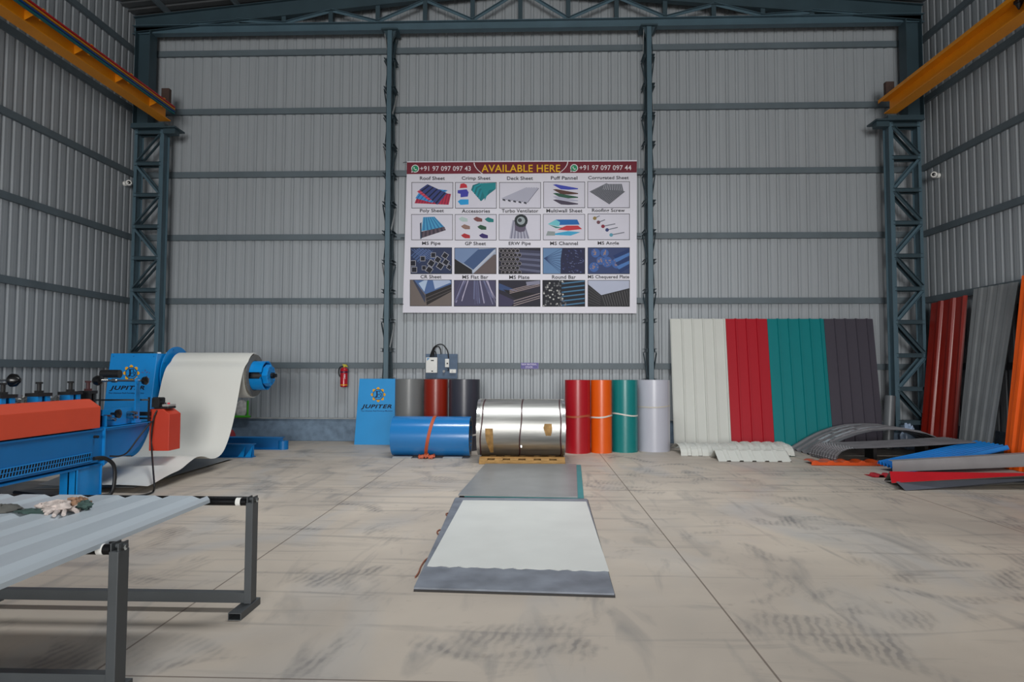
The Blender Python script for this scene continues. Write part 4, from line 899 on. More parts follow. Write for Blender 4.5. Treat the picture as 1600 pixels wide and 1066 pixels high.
# light grey flashing channel
def channel_piece(p, q, h0, h1, depth, m, name, label, lip=.03):
    p, q = Vector(p), Vector(q); d = (q - p); sd = V(-d.y, d.x, 0).normalized()
    if sd.y < 0: sd = -sd
    prof = lambda o, h: [o + V(0, 0, 0) + sd * lip, o, o + V(0, 0, h), o + V(0, 0, h) + sd * depth]
    mb = MB(); mb.grid([prof(p, h0), prof(q, h1)], .002); return tag(mb.build(name, m), label, 'flashing', 'folded flashings on the floor at the right')
a_, b_ = F(1394.5, 737.5, .045), F(1600, 729.5, .15); q_ = a_ + (b_ - a_) * 1.22
channel_piece(a_, q_, .15, .185, .12, mat('flashing_light_grey', (146, 146, 148), .45), 'flashing_channel', 'light grey folded flashing channel lying above the red one')
# red angle over dark grey angle
def angle_piece(L, Rr, m, name, label, k=1.3, liner=None):
    L = [Vector(p) for p in L]; Rr = [a + (Vector(b) - a) * k for a, b in zip(L, Rr)]
    mb = MB(); mb.grid([L, Rr], .0015)
    if liner:
        mb.cur = 1; mb.grid([[p + V(.001, .004, -.004) for p in L], [p + V(0, .004, -.004) for p in Rr]], .001)
    return tag(mb.build(name, [m] + ([liner] if liner else [])), label, 'flashing', 'folded flashings on the floor at the right')
M_INNER = mat('flashing_inner_grey', (120, 118, 112), .5)
fr0, fr1, ri0, ri1 = F(1393, 755, .085), F(1600, 747.5, .085), F(1390, 737, .2), F(1600, 739.5, .2)
angle_piece([fr0, ri0, V(4.72, 8.86, .012)], [fr1, ri1, V(6.4, 9.0, .012)], mat('flashing_red', (180, 22, 34), .4), 'flashing_angle', 'red folded flashing angle nearest the right foreground', liner=M_INNER)
angle_piece([F(1415, 767, .003), F(1400, 753, .10), V(4.70, 8.62, .09)], [F(1600, 755.5, .003), F(1600, 748, .10), V(6.4, 8.80, .09)], mat('flashing_dark_grey', (88, 92, 102), .4), 'flashing_angle', 'dark grey folded flashing under the front of the red one')
angle_piece([V(4.78, 8.84, .004), V(4.70, 8.50, .045), V(4.72, 8.36, .006)], [V(6.4, 8.9, .004), V(6.4, 8.6, .045), V(6.4, 8.68, .006)], M_INNER, 'flashing_angle', 'grey folded flashing nested inside the open end of the red one')
mb = MB()
for (u, v, s_) in ((.12, .55, .02), (.19, .35, .03), (.22, .6, .025), (.17, .75, .02)):
    A, B = fr0, ri0; dr = (fr1 - fr0).normalized(); c_ = A + (B - A) * v + dr * u * 1.6 + V(0, -.004, .004); e1 = (B - A).normalized()
    rr = random.Random(int(u * 100)); mb.poly([c_ + dr * s_ * (1 + rr.random()) * math.cos(a) * .6 + e1 * s_ * (1 + rr.random()) * math.sin(a) for a in [k * .785 for k in range(8)]])
o = mb.build('peeled_film', mat('peeled_film_grey', (150, 150, 156), .4)); tag(o, 'grey peeled film flakes at the left end of the red flashing', 'plastic film')
# small red piece
prof = rib_profile(.5, .16, .05, .02, .03); mb = MB(); ribbed(mb, (4.76, 9.18, .006), (5.26, 9.10, .006), (5.29, 9.35, .010), (4.79, 9.43, .010), prof, .002)
mb = MB(); G = [[V(4.74 + s_, 9.18 + v * .25 - s_ * .1, .006 + d) for s_, d in prof] for v in (0, 1)]; mb.grid(G, .002)
tag(mb.build('roofing_offcut', MATS['panel_crimson']), 'small red roofing offcut poking out from under the light grey flashing', 'roofing offcut')

# ================================================================== PANELS ON THE RIGHT WALL
def side_panel(pbl, pbr, ptr, ptl, m, name, label, pitch, h=.03, layers=1, t_=.002):
    # bl/br are the near-left/right corners as seen facing the right wall
    t = thing('roofing_sheet_stack', label, 'roofing panels', pbl, 'roofing panels leaning on the right wall')
    wd = (Vector(pbr) - Vector(pbl)).length
    for k in range(layers):
        o = V(-.025 * k, -.01 * k, 0); mb = MB(); ribbed(mb, Vector(pbl) + o, Vector(pbr) + o, Vector(ptr) + o, Vector(ptl) + o, rib_profile(wd, pitch, .06, .03, h, .01), t_)
        mb.build('sheet', m, t)
def pt(px, py, Y, z): p_ = W(px, py, Y); return (min(p_.x, 7.93), Y, z)
side_panel(pt(1438, 690, 12.66, .003), pt(1494, 700, 11.95, .003), pt(1512, 461, 11.78, 2.86), pt(1457, 477, 12.62, 2.80), mat('panel_brick', (130, 26, 14), .38, coat=.1), 'brick', 'glossy brick red roofing panels leaning in the right rear corner', .26, .035, 2)
side_panel(pt(1497, 703, 11.62, .003), pt(1547, 716, 10.66, .003), pt(1593, 442, 10.66, 2.95), pt(1523, 452, 11.62, 2.95), mat('panel_side_grey', (132, 136, 138), .45), 'grey', 'tall grey roofing panels leaning on the right wall beside the brick red ones', .22, .016, 2)
side_panel((7.76, 10.75, .003), (7.70, 10.15, .003), (7.92, 10.15, 2.6), (7.94, 10.75, 2.6), mat('panel_black', (24, 26, 28), .6), 'black', 'black sheet leaning on the right wall between grey and orange panels', .2, .01)
side_panel(pt(1568, 722, 10.2, .003), (pt(1568, 722, 10.2, .003)[0], 9.2, .003), (7.86, 9.2, 2.98), pt(1599, 446, 10.2, 2.98), mat('panel_side_orange', (236, 92, 0), .45), 'orange', 'orange roofing panels leaning on the right wall at the frame edge', .19, .024, 2)

# ================================================================== RUN-OUT STANDS AND SHEET (left foreground)
def stand(xr, xl, y, label):
    t = thing('roller_stand', label, 'roller stand', (xr, y, 0), 'run-out roller stands')
    for x_ in (xr, xl):
        w_, h_, a_, b_ = .078, .042, y - .15, y + .12
        mb = MB(); e = .004; x0, x1 = x_ - w_ / 2 - .01, x_ + w_ / 2 - .01
        for (p_, q_) in (((x0, a_, 0), (x1, b_, e)), ((x0, a_, h_ - e), (x1, b_, h_)), ((x0, a_, e), (x0 + e, b_, h_ - e)), ((x1 - e, a_, e), (x1, b_, h_ - e))): mb.box(p_, q_)
        mb.build('foot', M_STAND, t)
        MB().box((x_ - .025, y, h_), (x_ + .02, y + .08, .655)).build('post', M_STAND, t, bevel=.003)
        mb = MB(); mb.box((x_ - .022, y + .005, .655), (x_ - .016, y + .075, .69)); mb.box((x_ + .012, y + .005, .655), (x_ + .018, y + .075, .69)); mb.cyl((x_ - .03, y + .04, .672), (x_ + .035, y + .04, .672), .010, 10); mb.build('bearing_bracket', M_STAND, t)
        mb = MB(); mb.cyl((x_ + .018, y + .03, .667), (x_ + .034, y + .03, .667), .013, 6); mb.build('axle_nut', M_CHROME, t)
    MB().box((xl + .02, y + .012, .042), (xr - .025, y + .062, .105)).build('cross_bar', M_STAND, t, bevel=.003)
    MB().cyl((xl + .03, y + .04, .655), (xr - .035, y + .04, .655), .024, 20).build('roller', M_BLACKG, t, 40, label='black roller')
    MB().cyl((xr - .10, y + .04, .655), (xr - .07, y + .04, .655), .0255, 20).build('tape_ring', M_WHITE, t, 40, label='white tape ring')
    MB().bar((xl + .02, y + .085, .668), (xr, y + .085, .668), .012, .02).build('guard_rod', M_BLACK, t)
stand(-1.754, -3.42, 3.944, 'dark grey roller stand at the far end of the run-out sheet')
stand(-1.895, -3.45, 2.873, 'dark grey roller stand nearest the camera, under the run-out sheet')
prof = []; x = 0; 
while x < 1.45: prof += [(x, -.006), (x + .012, .020), (x + .15, .020), (x + .205, .0)]; x += .232
prof = [p_ for p_ in prof if p_[0] < 1.42] + [(1.42, .0)]
zs_ = .686; fe = F(325, 783, .68); ne = F(0, 919, .672); fl_ = fe; X1 = lambda y: ne.x + (fe.x - ne.x) * (y - ne.y) / (fe.y - ne.y); G = []
for y in (1.35, fe.y + .02):
    X0 = X1(y) - 1.42
    G.append([V(X0 + s_, y, zs_ + d) for s_, d in prof] + [V(X0 + 1.423, y, zs_ - .02)])
tag(MB().grid(G, .0015).build('ribbed_sheet', M_SHEETW), 'long pale grey ribbed sheet lying on the two roller stands', 'ribbed sheet')
# cloths on the sheet
def on_sheet(px, py): return F(px, py, .70)
c = on_sheet(92, 799)
t = thing('work_gloves', 'heap of soiled white and green work gloves on the ribbed sheet', 'gloves', (c.x, c.y, .70))
M_GLW = mat('glove_white', (196, 184, 178), .9, var=.35, scale=26, bump=.6); M_GLG = mat('glove_green', (58, 80, 76), .85, var=.2, scale=20); M_GLB = mat('glove_brown', (150, 116, 92), .9, var=.4, scale=30)
crumple((c.x + .02, c.y, .725), .105, .075, .030, M_GLW, 'palm', 11, 16, t, .35, .701)
crumple((c.x + .07, c.y + .035, .735), .06, .05, .028, M_GLB, 'palm', 12, 12, t, .4, .701)
crumple((c.x - .08, c.y + .01, .72), .05, .04, .022, M_GLW, 'palm', 13, 12, t, .4, .701)
crumple((c.x - .09, c.y - .06, .71), .10, .035, .014, M_GLG, 'cuff', 14, 12, t, .3, .701)
crumple((c.x + .13, c.y + .02, .73), .04, .035, .022, M_GLG, 'cuff', 15, 12, t, .35, .701)
for k, (dx, dy, ln, an) in enumerate(((.05, -.06, .09, -1.2), (.075, -.055, .08, -1.0), (.02, -.055, .07, -1.5), (.10, -.03, .06, -.6))):
    d = V(math.cos(an), math.sin(an), 0); p_ = V(c.x + dx, c.y + dy, .718)
    MB().tube([p_ - d * .04 + V(0, 0, .012), p_, p_ + d * ln * .6 + V(0, 0, .0), p_ + d * ln + V(0, 0, -.008)], .011, 8, 4).build('finger', M_GLW, t, True)
c = on_sheet(10, 800)
o = crumple((c.x - .03, c.y, .715), .11, .07, .022, mat('grey_cloth', (92, 92, 88), .9, var=.15, scale=14), 'folded_cloth', 21, 14, None, .22, .7005); tag(o, 'dark grey-green folded cloth on the ribbed sheet at the frame edge', 'cloth')

# ================================================================== ROLL FORMING MACHINE
XF = -5.06; XB = -6.55; Y0, Y1 = 4.9, 7.42
t = thing('roll_forming_machine', 'blue roll forming machine with orange side cover on the left', 'roll forming machine', ((XF + XB) / 2, (Y0 + Y1) / 2, 0))
def beam_side(x, s):
    mb = MB()
    mb.box((x - s * .02, Y0, .40), (x - s * .035, Y1, .78)); mb.box((x - s * .12, Y0, .765), (x, Y1, .785))
    mb.add([V(x - s * .12, Y0, .36), V(x - s * .12, Y1, .36), V(x + s * .0, Y1, .36), V(x + s * .0, Y0, .36), V(x - s * .12, Y0, .385), V(x - s * .12, Y1, .385), V(x, Y1, .375), V(x, Y0, .375)], [[0, 1, 2, 3], [7, 6, 5, 4], [0, 3, 7, 4], [3, 2, 6, 7], [2, 1, 5, 6], [1, 0, 4, 5]])
    return mb
beam_side(XF, 1).build('side_beam', M_BLUED, t); beam_side(XB, -1).build('side_beam', M_BLUED, t)
MB().box((XB + .04, Y0, .70), (XF - .04, Y1 + .3, .74)).build('bed_plate', M_BLUED, t)
mb = MB(); mb.box((XF - .12, Y1, .35), (XF + .012, Y1 + .014, .80)); mb.build('end_plate', M_BLUE, t)
# perforated guard strip
mb = MB(); mb.box((XF - .018, Y0, .425), (XF - .008, Y1 - .18, .437)); mb.box((XF - .018, Y0, .518), (XF - .008, Y1 - .18, .53))
n = 62
for k in range(n):
    y = Y0 + (Y1 - .18 - Y0) * k / n
    mb.add([V(XF - .012, y, .437), V(XF - .012, y + .014, .437), V(XF - .012, y + .034, .518), V(XF - .012, y + .020, .518)], [[0, 1, 2, 3]])
mb.box((XF - .018, Y0, .474), (XF - .010, Y1 - .18, .481)); mb.build('perforated_strip', M_BLUE, t)
MB().box((XF - .0195, Y0, .43), (XF - .0185, Y1 - .18, .525)).build('strip_backing', M_BLACK, t)
for (ya, yb) in ((Y1 - .42, Y1 - .01), (Y0 + .1, Y0 + .5)):
    for x_ in (XF - .20, XB + .0):
        mb = MB(); mb.box((x_, ya, .0), (x_ + .2, ya + .012, .36)); mb.box((x_, yb - .012, 0), (x_ + .2, yb, .36)); mb.box((x_ + .09, ya, 0), (x_ + .105, yb, .36)); mb.box((x_, ya, 0), (x_ + .2, yb, .012)); mb.box((x_ + .175, ya, 0), (x_ + .185, yb, .36)); mb.build('leg', M_BLUE, t)
for y, z in ((Y1 - .14, .70), (Y1 - .05, .43)): MB().cyl((XF + .0 - .02, y, z), (XF + .03, y, z), .016, 8).build('bolt', M_BLACK, t)
# orange cover (chamfered)
def cover(x, ya, yb, z0, z1, zc, xc, back, name, parent, m=M_ORANGE, endcut=.0):
    mb = MB(); A = [V(x, ya, z0), V(x, ya, zc), V(xc, ya, z1), V(back, ya, z1), V(back, ya, z0)]
    B = [V(x, yb, z0), V(x, yb, zc), V(xc, yb - endcut, z1), V(back, yb - endcut, z1), V(back, yb, z0)]
    mb.loft(A, B); return mb.build(name, m, parent, bevel=.004)
cover(XF + .012, Y0, Y1 - .09, .80, 1.135, 1.045, XF - .10, XF - .16, 'side_cover', t, endcut=.03)
# forming stations
for k, (px, small) in enumerate(((5, 0), (61.5, 0), (110.5, 0), (138, 1))):
    x_ = -5.30; y = YX(px, x_); wdt = .085 if not small else .05
    sp = MB(); sp.box((x_ - .06, y - wdt, .74), (x_ + .06, y - wdt * .35, 1.19)); sp.box((x_ - .06, y + wdt * .35, .74), (x_ + .06, y + wdt, 1.19)); sp.box((x_ - .05, y - wdt * .4, .74), (x_ + .02, y + wdt * .4, 1.05))
    so = sp.build('station_block', M_BLUE if not small else M_BLACK, t)
    wt = .24 if not small else .16
    MB().box((x_ - .07, y - wdt - .02, 1.19), (x_ + .07, y + wdt + .02, 1.225)).build('top_plate', M_BLACK, so)
    mb = MB(); mb.cyl((x_ + .0, y, 1.1), (x_, y, 1.325), .021, 12); mb.cyl((x_, y, 1.225), (x_, y, 1.25), .045, 6); mb.cyl((x_, y, 1.322), (x_, y, 1.342), .036, 6); mb.build('screw', M_BLACK if not small else M_STRAP, so)
    sp = MB(); sp.box((XB + .1, y - wdt, .74), (XB + .2, y + wdt, 1.19)); sp.build('station_block', M_BLUE, t)
    if k < 3:
        yy = y + .23; mb = MB(); mb.cyl((XB + .2, yy, 1.09), (x_ - .02, yy, 1.09), .05, 20); 
        for xx in (-5.42, -5.60, -5.85, -6.1): mb.rings((xx, yy, 1.09), (1, 0, 0), [(-.03, .05), (-.02, .09), (.02, .09), (.03, .05)], 24)
        mb.build('forming_roller', M_CHROME, t, 40, label='shiny forming roller')
        mb = MB(); mb.cyl((XB + .2, yy, .95), (x_ - .02, yy, .95), .04, 16); mb.build('forming_roller', M_CHROME, t, 40)
# entry table
EY = 8.31
mb = MB(); mb.box((XF - .02, Y1 + .014, .755), (XF + .0, EY, .80)); mb.box((XF - .12, Y1 + .014, .785), (XF - .0, EY, .80)); mb.box((XF + 0, Y1 + .014, .785), (XF + .03, EY, .795)); mb.build('entry_rail', M_BLUE, t)
side = [(Y1 + .014, .755), (EY, .755), (8.29, .66), (8.22, .57), (8.12, .49), (8.0, .43), (7.87, .405), (7.62, .405), (Y1 + .014, .33)]
for x_ in (XF - .035, XB + .02):
    mb = MB(); A = [V(x_, y, z) for y, z in side]; mb.loft(A, [p + V(.014, 0, 0) for p in A]); mb.build('entry_side_plate', M_BLUED, t)
mb = MB(); G = [[V(XF - .035, y, z) for y, z in side[1:7]], [V(XB + .03, y, z) for y, z in side[1:7]]]; mb.grid(G, .004); mb.build('entry_guide_plate', M_BLUED, t, 50)
MB().box((XB + .03, Y1 + .02, .745), (XF - .04, EY - .02, .752)).build('entry_table_top', M_BLUED, t)
mb = MB(); mb.box((XF - .07, Y1 + .03, .80), (XF - .05, 8.02, 1.00)); mb.box((XF - .07, Y1 + .03, .80), (XF + .0, Y1 + .05, .93)); mb.build('guide_block', M_BLUE, t)
for (px, py, r_) in ((199, 645, .02), (203, 645.5, .02), (199, 651.5, .02), (204, 652, .02), (162, 650.5, .018), (169, 655.5, .022)):
    p_ = W(px, py, 7.9); xx = XF - .05; yy = YX(px, xx, py); z_ = W(px, py, yy).z
    MB().cyl((xx, yy, z_), (xx + .09, yy, z_), r_, 8).build('bolt', M_CHROME, t)
yy = YX(189, -5.0); MB().rings((XF - .05, yy, CAMH - .0705 * yy), (1, 0, 0), [(0, .015), (.06, .018), (.07, .05), (.10, .055), (.115, .03), (.115, 0)], 16).build('hand_knob', M_BLACKG, t, True)
# upright with adjusting spindle
yu = YX(215.5, -5.08)
mb = MB(); mb.box((XF - .03, yu - .045, .80), (XF - .015, yu + .045, 1.33)); mb.box((XF - .10, yu - .06, .80), (XF - .0, yu + .06, .83)); mb.cyl((XF - .035, yu, 1.335), (XF - .01, yu, 1.335), .045, 16); mb.build('upright', M_BLUE, t)
zsps = 1.335
mb = MB(); mb.cyl((XF + .07, yu, zsps), (-5.66, yu, zsps), .014, 12)
for k in range(9): mb.cyl((-5.63 + k * .018, yu, zsps), (-5.63 + k * .018 + .009, yu, zsps), .020, 10)
mb.cyl((-5.42, yu, zsps), (-5.36, yu, zsps), .026, 12); mb.build('spindle', M_CHROME, t, label='threaded chrome spindle')
KN = [(0, .012), (0, .03), (.02, .062), (.06, .068), (.10, .05), (.115, .02), (.115, 0)]
MB().rings((XF + .04, yu, zsps), (1, 0, 0), [(0, .02), (.01, .05), (.05, .055), (.07, .03), (.07, 0)], 8).build('hand_knob', M_BLACKG, t, 50)
MB().rings((-5.55, yu, zsps), (-1, 0, 0), KN, 24).build('hand_wheel', M_BLACKG, t, True)
MB().cyl((-5.55, yu + .35, 1.42), (-5.80, yu + .35, 1.42), .055, 24).build('pressure_roller', M_BLACK, t, 40, label='black rubber roller')
MB().bar((-5.57, yu, 1.30), (-5.57, yu, .80), .012, .012).build('support_rod', M_BLACK, t)
y2 = YX(20, -5.8); 
MB().rings((-5.84, y2, 1.355), (1, 0, 0), [(0, .0), (0, .05), (.03, .075), (.07, .07), (.12, .025), (.125, 0)], 24).build('hand_wheel', M_BLACKG, t, True)
MB().cyl((-6.3, y2, 1.355), (-5.84, y2, 1.355), .013, 12).build('spindle', M_CHROME, t)
MB().bar((-6.3, y2, 1.355), (-6.3, y2, .74), .03, .03).build('upright', M_BLUE, t)
yq = EY - .02
MB().bar((-5.72, yq - .25, 1.085), (XF + .06, yq - .1, 1.085), .016, .02).build('cross_rod', M_BLACK, t)
for z_, h_ in ((.895, .05), (.835, .02), (.78, .018)): MB().box((XF - .35, yq + .02, z_ - h_ / 2), (XF + .0, yq + .06, z_ + h_ / 2)).build('shear_blade', M_BLACK, t)
MB().box((XF - .01, yq - .01, .74), (XF + .008, yq + .01, 1.115)).build('shear_guide', M_BLACK, t)
mb = MB(); mb.box((XF + .0, yq + .06, .98), (XF + .10, yq + .2, 1.10)); mb.cyl((XF, yq + .1, 1.09), (XF + .14, yq + .1, 1.09), .022, 10); mb.cyl((XF, yq + .12, 1.0), (XF + .12, yq + .12, 1.0), .03, 10); mb.build('gear_block', M_BLACK, t)
cover(-4.82, 8.355, 8.63, .405, .955, .885, -4.92, -5.085, 'drive_cover', t, m=mat('machine_orange_box', (196, 58, 32), .5, var=.04))
# ---- remote control box on the cover
t2 = thing('control_pendant', 'grey push-button control box lying on the orange drive cover', 'control box', (-4.95, 8.45, .96))
MB().box((-5.05, 8.39, .957), (-4.86, 8.58, .985)).build('lower_shell', M_BLACK, t2, bevel=.006)
MB().box((-5.05, 8.39, .985), (-4.86, 8.58, 1.015)).build('upper_shell', mat('pendant_grey', (160, 158, 154), .5), t2, bevel=.008)
for k, c_ in enumerate(((200, 20, 50), (40, 40, 44), (210, 30, 60))): MB().cyl((-5.0 + k * .05, 8.47, 1.015), (-5.0 + k * .05, 8.47, 1.035), .016, 12).build('button', mat('button_%d' % k, c_, .4), t2, True)
MB().tube([W(247, 640, 8.38), W(243, 646, 8.33), W(240, 655, 8.33), W(237, 675, 8.33), W(237, 700, 8.33), W(239, 730, 7.95), W(241, 757, 7.56), F(240, 767, .014), F(232, 772, .012), F(200, 777, .012), F(170, 779, .012)], .011, 8).build('cable', M_BLACK, t2, True, label='black cable hanging to the floor')
o = MB().tube([(-4.93, 7.35, .47), (-4.92, 7.5, .45), (-4.95, 7.7, .47), (-4.99, 7.95, .6), (-5.0, 8.15, .73), (-5.01, 8.28, .80)], .010, 8).build('power_cable', M_BLACK, None, True); tag(o, 'thin black cable along the entry table of the blue machine', 'cable')
o = MB().tube([(-5.02, 7.2, .46), (-4.99, 7.33, .45), (-4.95, 7.44, .36), (-4.94, 7.46, .2), (-4.95, 7.42, .03), (-5.0, 7.3, .014), (-5.15, 6.9, .014)], .022, 10).build('hose', M_BLACK, None, True); tag(o, 'thick black hose dropping beside the machine leg', 'hose')
o = MB().tube([(-5.10, 6.85, .025), (-5.45, 7.1, .022), (-5.8, 7.3, .022), (-6.1, 7.4, .03)], .022, 10).build('hose', M_BLACK, None, True); tag(o, 'black hose on the floor under the blue machine', 'hose')

# ================================================================== DECOILER
AX = V(0, 10.5, 1.385); CR = .37
t = thing('decoiler', 'blue motorised decoiler with JUPITER emblem on its slanted front panel', 'decoiler', (-6.2, 10.5, 0))
hx0, hx1 = -6.74, -5.985
fy = lambda z: 9.86 + (z - .9) * .155   # slanted front
mb = MB(); zT = 1.735; A = [(fy(.15), .15), (fy(zT), zT), (10.95, zT), (10.95, .15)]
mb.loft([V(hx0, y, z) for y, z in A], [V(hx1, y, z) for y, z in A]); mb.build('housing', M_BLUE, t, bevel=.006)
for (x_, y_) in ((hx0 + .05, 0), (hx1 - .05, 0), ((hx0 + hx1) / 2, 0)): MB().cyl((x_, fy(1.69) - .008, 1.69), (x_, fy(1.69) + .004, 1.69), .008, 8).build('screw', M_BLUED, t)
mb = MB(); mb.cyl((-6.2, 10.4, zT), (-6.2, 10.4, zT + .03), .03, 12); mb.cyl((-6.05, 10.4, zT), (-6.05, 10.4, zT + .025), .035, 12); mb.build('lifting_eye', M_WHITE, t)
nn = V(0, -1, .155).normalized()
def onh(x_, y_, lay=1):
    P0 = V(0, fy(.9), .9); d = ray(x_, y_); q = (P0 - ORG).dot(nn) / d.dot(nn); return ORG + d * q + nn * (.001 + .0022 * lay)
mY, mK = MB(), MB(); emblem(mY, mK, lambda x_, y_, l: onh(x_, -y_, l), 205.5, -583.3, 9.6); mY.build('emblem_cog', M_GOLD, t, label='yellow cog emblem'); mK.build('emblem_monogram', M_INK, t)
mb = MB(); put_text(mb, 'JUPITER', lambda x_, y_: onh(x_, y_), 171, 611.3, 226, 603, .035, .3); mb.build('brand_lettering', M_INK, t, label='black slanted lettering JUPITER')
mb = MB(); put_text(mb, 'The Ultimate Roll Forming Machine', lambda x_, y_: onh(x_, y_), 169.5, 616, 225, 613.2, .012); mb.build('small_lettering', M_NAVY, t)
rr = random.Random(9); mb = MB()
for (cx, cy, sx, sy, n_) in ((175, 585, 4, 6, 9), (187, 586, 4, 6, 9), (224, 583, 3, 4, 4), (232, 588, 4, 6, 5)):
    for k in range(n_): x_, y_ = cx + (rr.random() - .5) * 2 * sx, cy + (rr.random() - .5) * 2 * sy; mb.poly([onh(x_, y_), onh(x_ + .8, y_ - 1.6), onh(x_ + 1.5, y_ - 1.2), onh(x_ + .7, y_ + .5)])
mb.build('side_script', flat((110, 50, 90)), t, label='faded dark red script beside the emblem')
# flange disc, mandrel
mb = MB(); mb.rings((-5.96, AX.y, AX.z), (1, 0, 0), [(0, .30), (0, .475), (.014, .475), (.014, .30)], 56, close=True)
for k in range(8): a = k * math.pi / 4 + .3; mb.bar((-5.95, AX.y + .1 * math.cos(a), AX.z + .1 * math.sin(a)), (-5.95, AX.y + .33 * math.cos(a), AX.z + .33 * math.sin(a)), .014, .05)
mb.build('flange_disc', M_BLUE, t, 40)
for k in range(8): a = k * math.pi / 4 + .3; MB().cyl((-5.97, AX.y + .44 * math.cos(a), AX.z + .44 * math.sin(a)), (-5.935, AX.y + .44 * math.cos(a), AX.z + .44 * math.sin(a)), .011, 8).build('bolt', M_BLUED, t)
MB().cyl((hx1 - .02, AX.y, AX.z), (-4.37, AX.y, AX.z), .055, 20).build('shaft', M_STAND, t, 40)
xe = -4.545
for k in range(4):
    a0 = k * math.pi / 2 + math.pi / 4 - .55; G = [[], []]; G2 = []
    arc = [a0 + 1.10 * i / 10 for i in range(11)]
    G = [[V(x_, AX.y + .245 * math.cos(a), AX.z + .245 * math.sin(a)) for a in arc] for x_ in (-5.93, -4.42)]
    mb = MB(); mb.grid(G, .02); mb.bar((-4.50, AX.y + .06 * math.cos(a0 + .55), AX.z + .06 * math.sin(a0 + .55)), (-4.50, AX.y + .23 * math.cos(a0 + .55), AX.z + .23 * math.sin(a0 + .55)), .03, .06); mb.build('mandrel_segment', M_BLUE, t, 50)
mb = MB(); mb.rings((-4.42, AX.y, AX.z), (1, 0, 0), [(-.02, 0), (-.02, .18), (.06, .18), (.07, .17), (.07, 0)], 8); mb.build('end_plate', M_BLUE, t)
for k in range(8): a = k * math.pi / 4 + .2; MB().cyl((-4.355, AX.y + .14 * math.cos(a), AX.z + .14 * math.sin(a)), (-4.335, AX.y + .14 * math.cos(a), AX.z + .14 * math.sin(a)), .012, 6).build('bolt', M_BLUED, t)
MB().rings((-4.35, AX.y, AX.z), (1, 0, 0), [(0, .05), (.05, .05), (.055, .03), (.09, .03), (.09, 0)], 20).build('hub', M_BLACKG, t, 40, label='black hub nut')
# base beams
def hb(y, xr, h, nm, wd=.16): mb = MB(); ibeam(mb, (-6.75, y, h / 2), (xr, y, h / 2), h, wd, .014, .012); return mb.build(nm, M_BLUED, t)
b1 = hb(10.76, -4.73, .225, 'base_beam'); 
for x_ in (-4.97, -4.85): MB().poly([V(x_, 10.68, .015), V(x_ + .10, 10.68, .015), V(x_ + .10, 10.755, .19), V(x_ + .09, 10.755, .19)]).build('gusset', M_BLUE, b1)
hb(11.86, -4.67, .225, 'base_beam'); mb = MB(); mb.cyl((-4.66, 11.86, 0), (-4.66, 11.86, .16), .09, 24); mb.build('end_foot', M_BLUED, t, 40)
MB().box((-6.75, 10.6, .0), (-6.6, 12.0, .15)).build('base_beam', M_BLUED, t)
# coil and the sheet running from it
t = thing('offwhite_coil', 'off-white coil on the decoiler with its sheet hanging down in a long loop', 'metal coil', (-5.15, 10.5, 0))
cx0, cx1 = -5.88, -4.61
MB().rings((cx0 + .01, AX.y, AX.z), (1, 0, 0), [(0, .262), (0, CR), (cx1 - cx0 - .05, CR), (cx1 - cx0 - .05, .262)], 72, close=True).build('roll', M_OFFW, t, 40)
MB().rings((cx1 - .04, AX.y, AX.z), (1, 0, 0), [(0, CR - .018), (.03, CR - .02), (.03, .25), (0, .25)], 72).build('end_layers', M_COILEND, t, 40, label='grey layered coil end')
path = [(10.5 + .0, AX.z + CR + .006)]
for k in range(1, 6): a = math.radians(90 + k * 11); path.append((10.5 + (CR + .008) * math.cos(a), AX.z + (CR + .008) * math.sin(a)))
path += [(10.06, 1.50), (9.97, 1.33), (9.89, 1.1), (9.80, .85), (9.70, .62), (9.58, .42), (9.44, .27), (9.28, .205), (9.08, .205), (8.86, .265), (8.67, .28), (8.48, .235), (8.28, .175), (8.0, .14), (7.72, .095), (7.60, .085)]
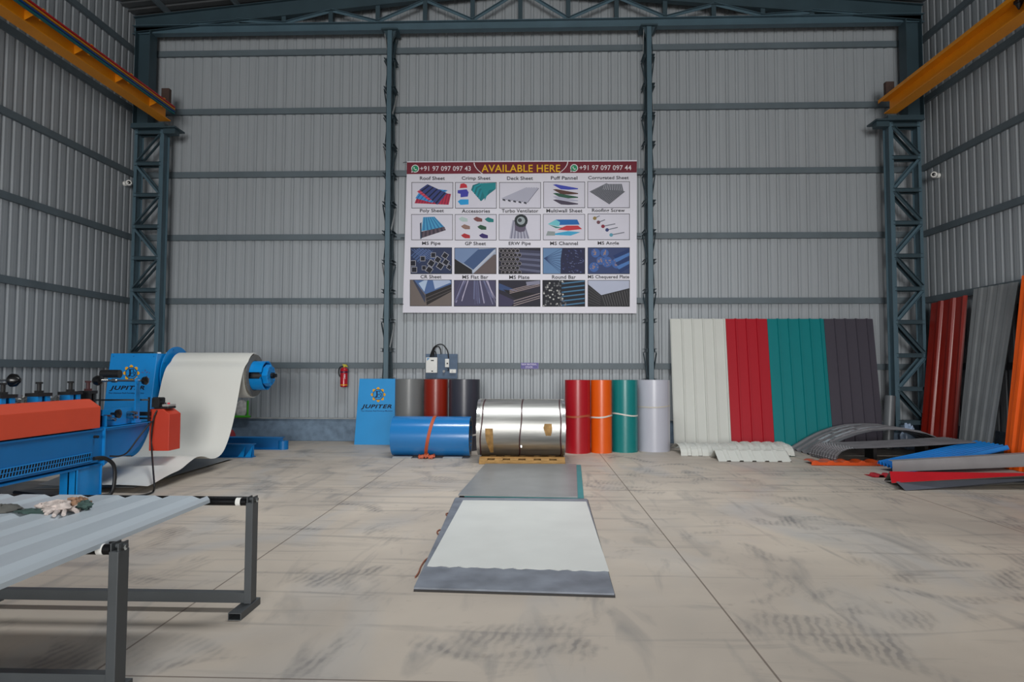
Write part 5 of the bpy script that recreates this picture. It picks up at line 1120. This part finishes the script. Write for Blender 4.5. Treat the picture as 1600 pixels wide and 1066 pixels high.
def cr_sub(P, n_=4):
    out = []
    for i in range(len(P) - 1):
        p0, p1, p2, p3 = P[max(0, i - 1)], P[i], P[i + 1], P[min(len(P) - 1, i + 2)]
        for k in range(n_):
            u = k / n_; out.append(tuple(.5 * ((2 * p1[c]) + (p2[c] - p0[c]) * u + (2 * p0[c] - 5 * p1[c] + 4 * p2[c] - p3[c]) * u * u + (3 * p1[c] - p0[c] - 3 * p2[c] + p3[c]) * u ** 3) for c in (0, 1)))
    out.append(P[-1]); return out
PP = cr_sub(path); G = []
for (y, z) in PP: G.append([V(cx1 + (cx0 - .12 * max(0, (9.3 - y)) / 1.7 - cx1) * (i / 8) , y + (.06 * (i / 8 - .5) * (y < 8.2)), z + .012 * math.sin(i * .8) * (y < 9)) for i in range(9)])
MB().grid(G, -.0015).build('hanging_sheet', M_OFFW, t, 60)
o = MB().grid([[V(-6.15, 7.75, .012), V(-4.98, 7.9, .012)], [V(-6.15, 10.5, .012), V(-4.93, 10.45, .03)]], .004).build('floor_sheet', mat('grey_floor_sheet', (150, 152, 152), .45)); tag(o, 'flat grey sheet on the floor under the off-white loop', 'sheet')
# bag on the plinth and red tub
c = W(377, 640, 13.16)
t = thing('plastic_sack', 'small white and green plastic sack leaning behind the decoiler', 'plastic sack', (c.x, 13.14, .485))
crumple((c.x, 13.17, .485 + .17), .14, .035, .18, mat('sack_white', (206, 204, 200), .5, var=.25, scale=14), 'sack', 31, 14, t, .12, .486)
MB().box((c.x - .15, 13.12, .486), (c.x + .19, 13.20, .53)).build('green_base', mat('sack_green', (70, 170, 40), .5), t, bevel=.012, label='bright green bottom')
MB().box((c.x + .12, 13.135, .50), (c.x + .155, 13.18, .84)).build('green_edge', MATS['sack_green'], t, bevel=.012, label='bright green side strip')
c = F(397, 683)
tag(crumple((c.x - .02, 12.75, .14), .18, .12, .17, mat('dusty_red', (150, 50, 56), .7, var=.15), 'red_sack', 41, 12, None, .10, .004), 'dusty red sack on the floor behind the blue decoiler beams', 'sack')
bpy.context.view_layer.update()
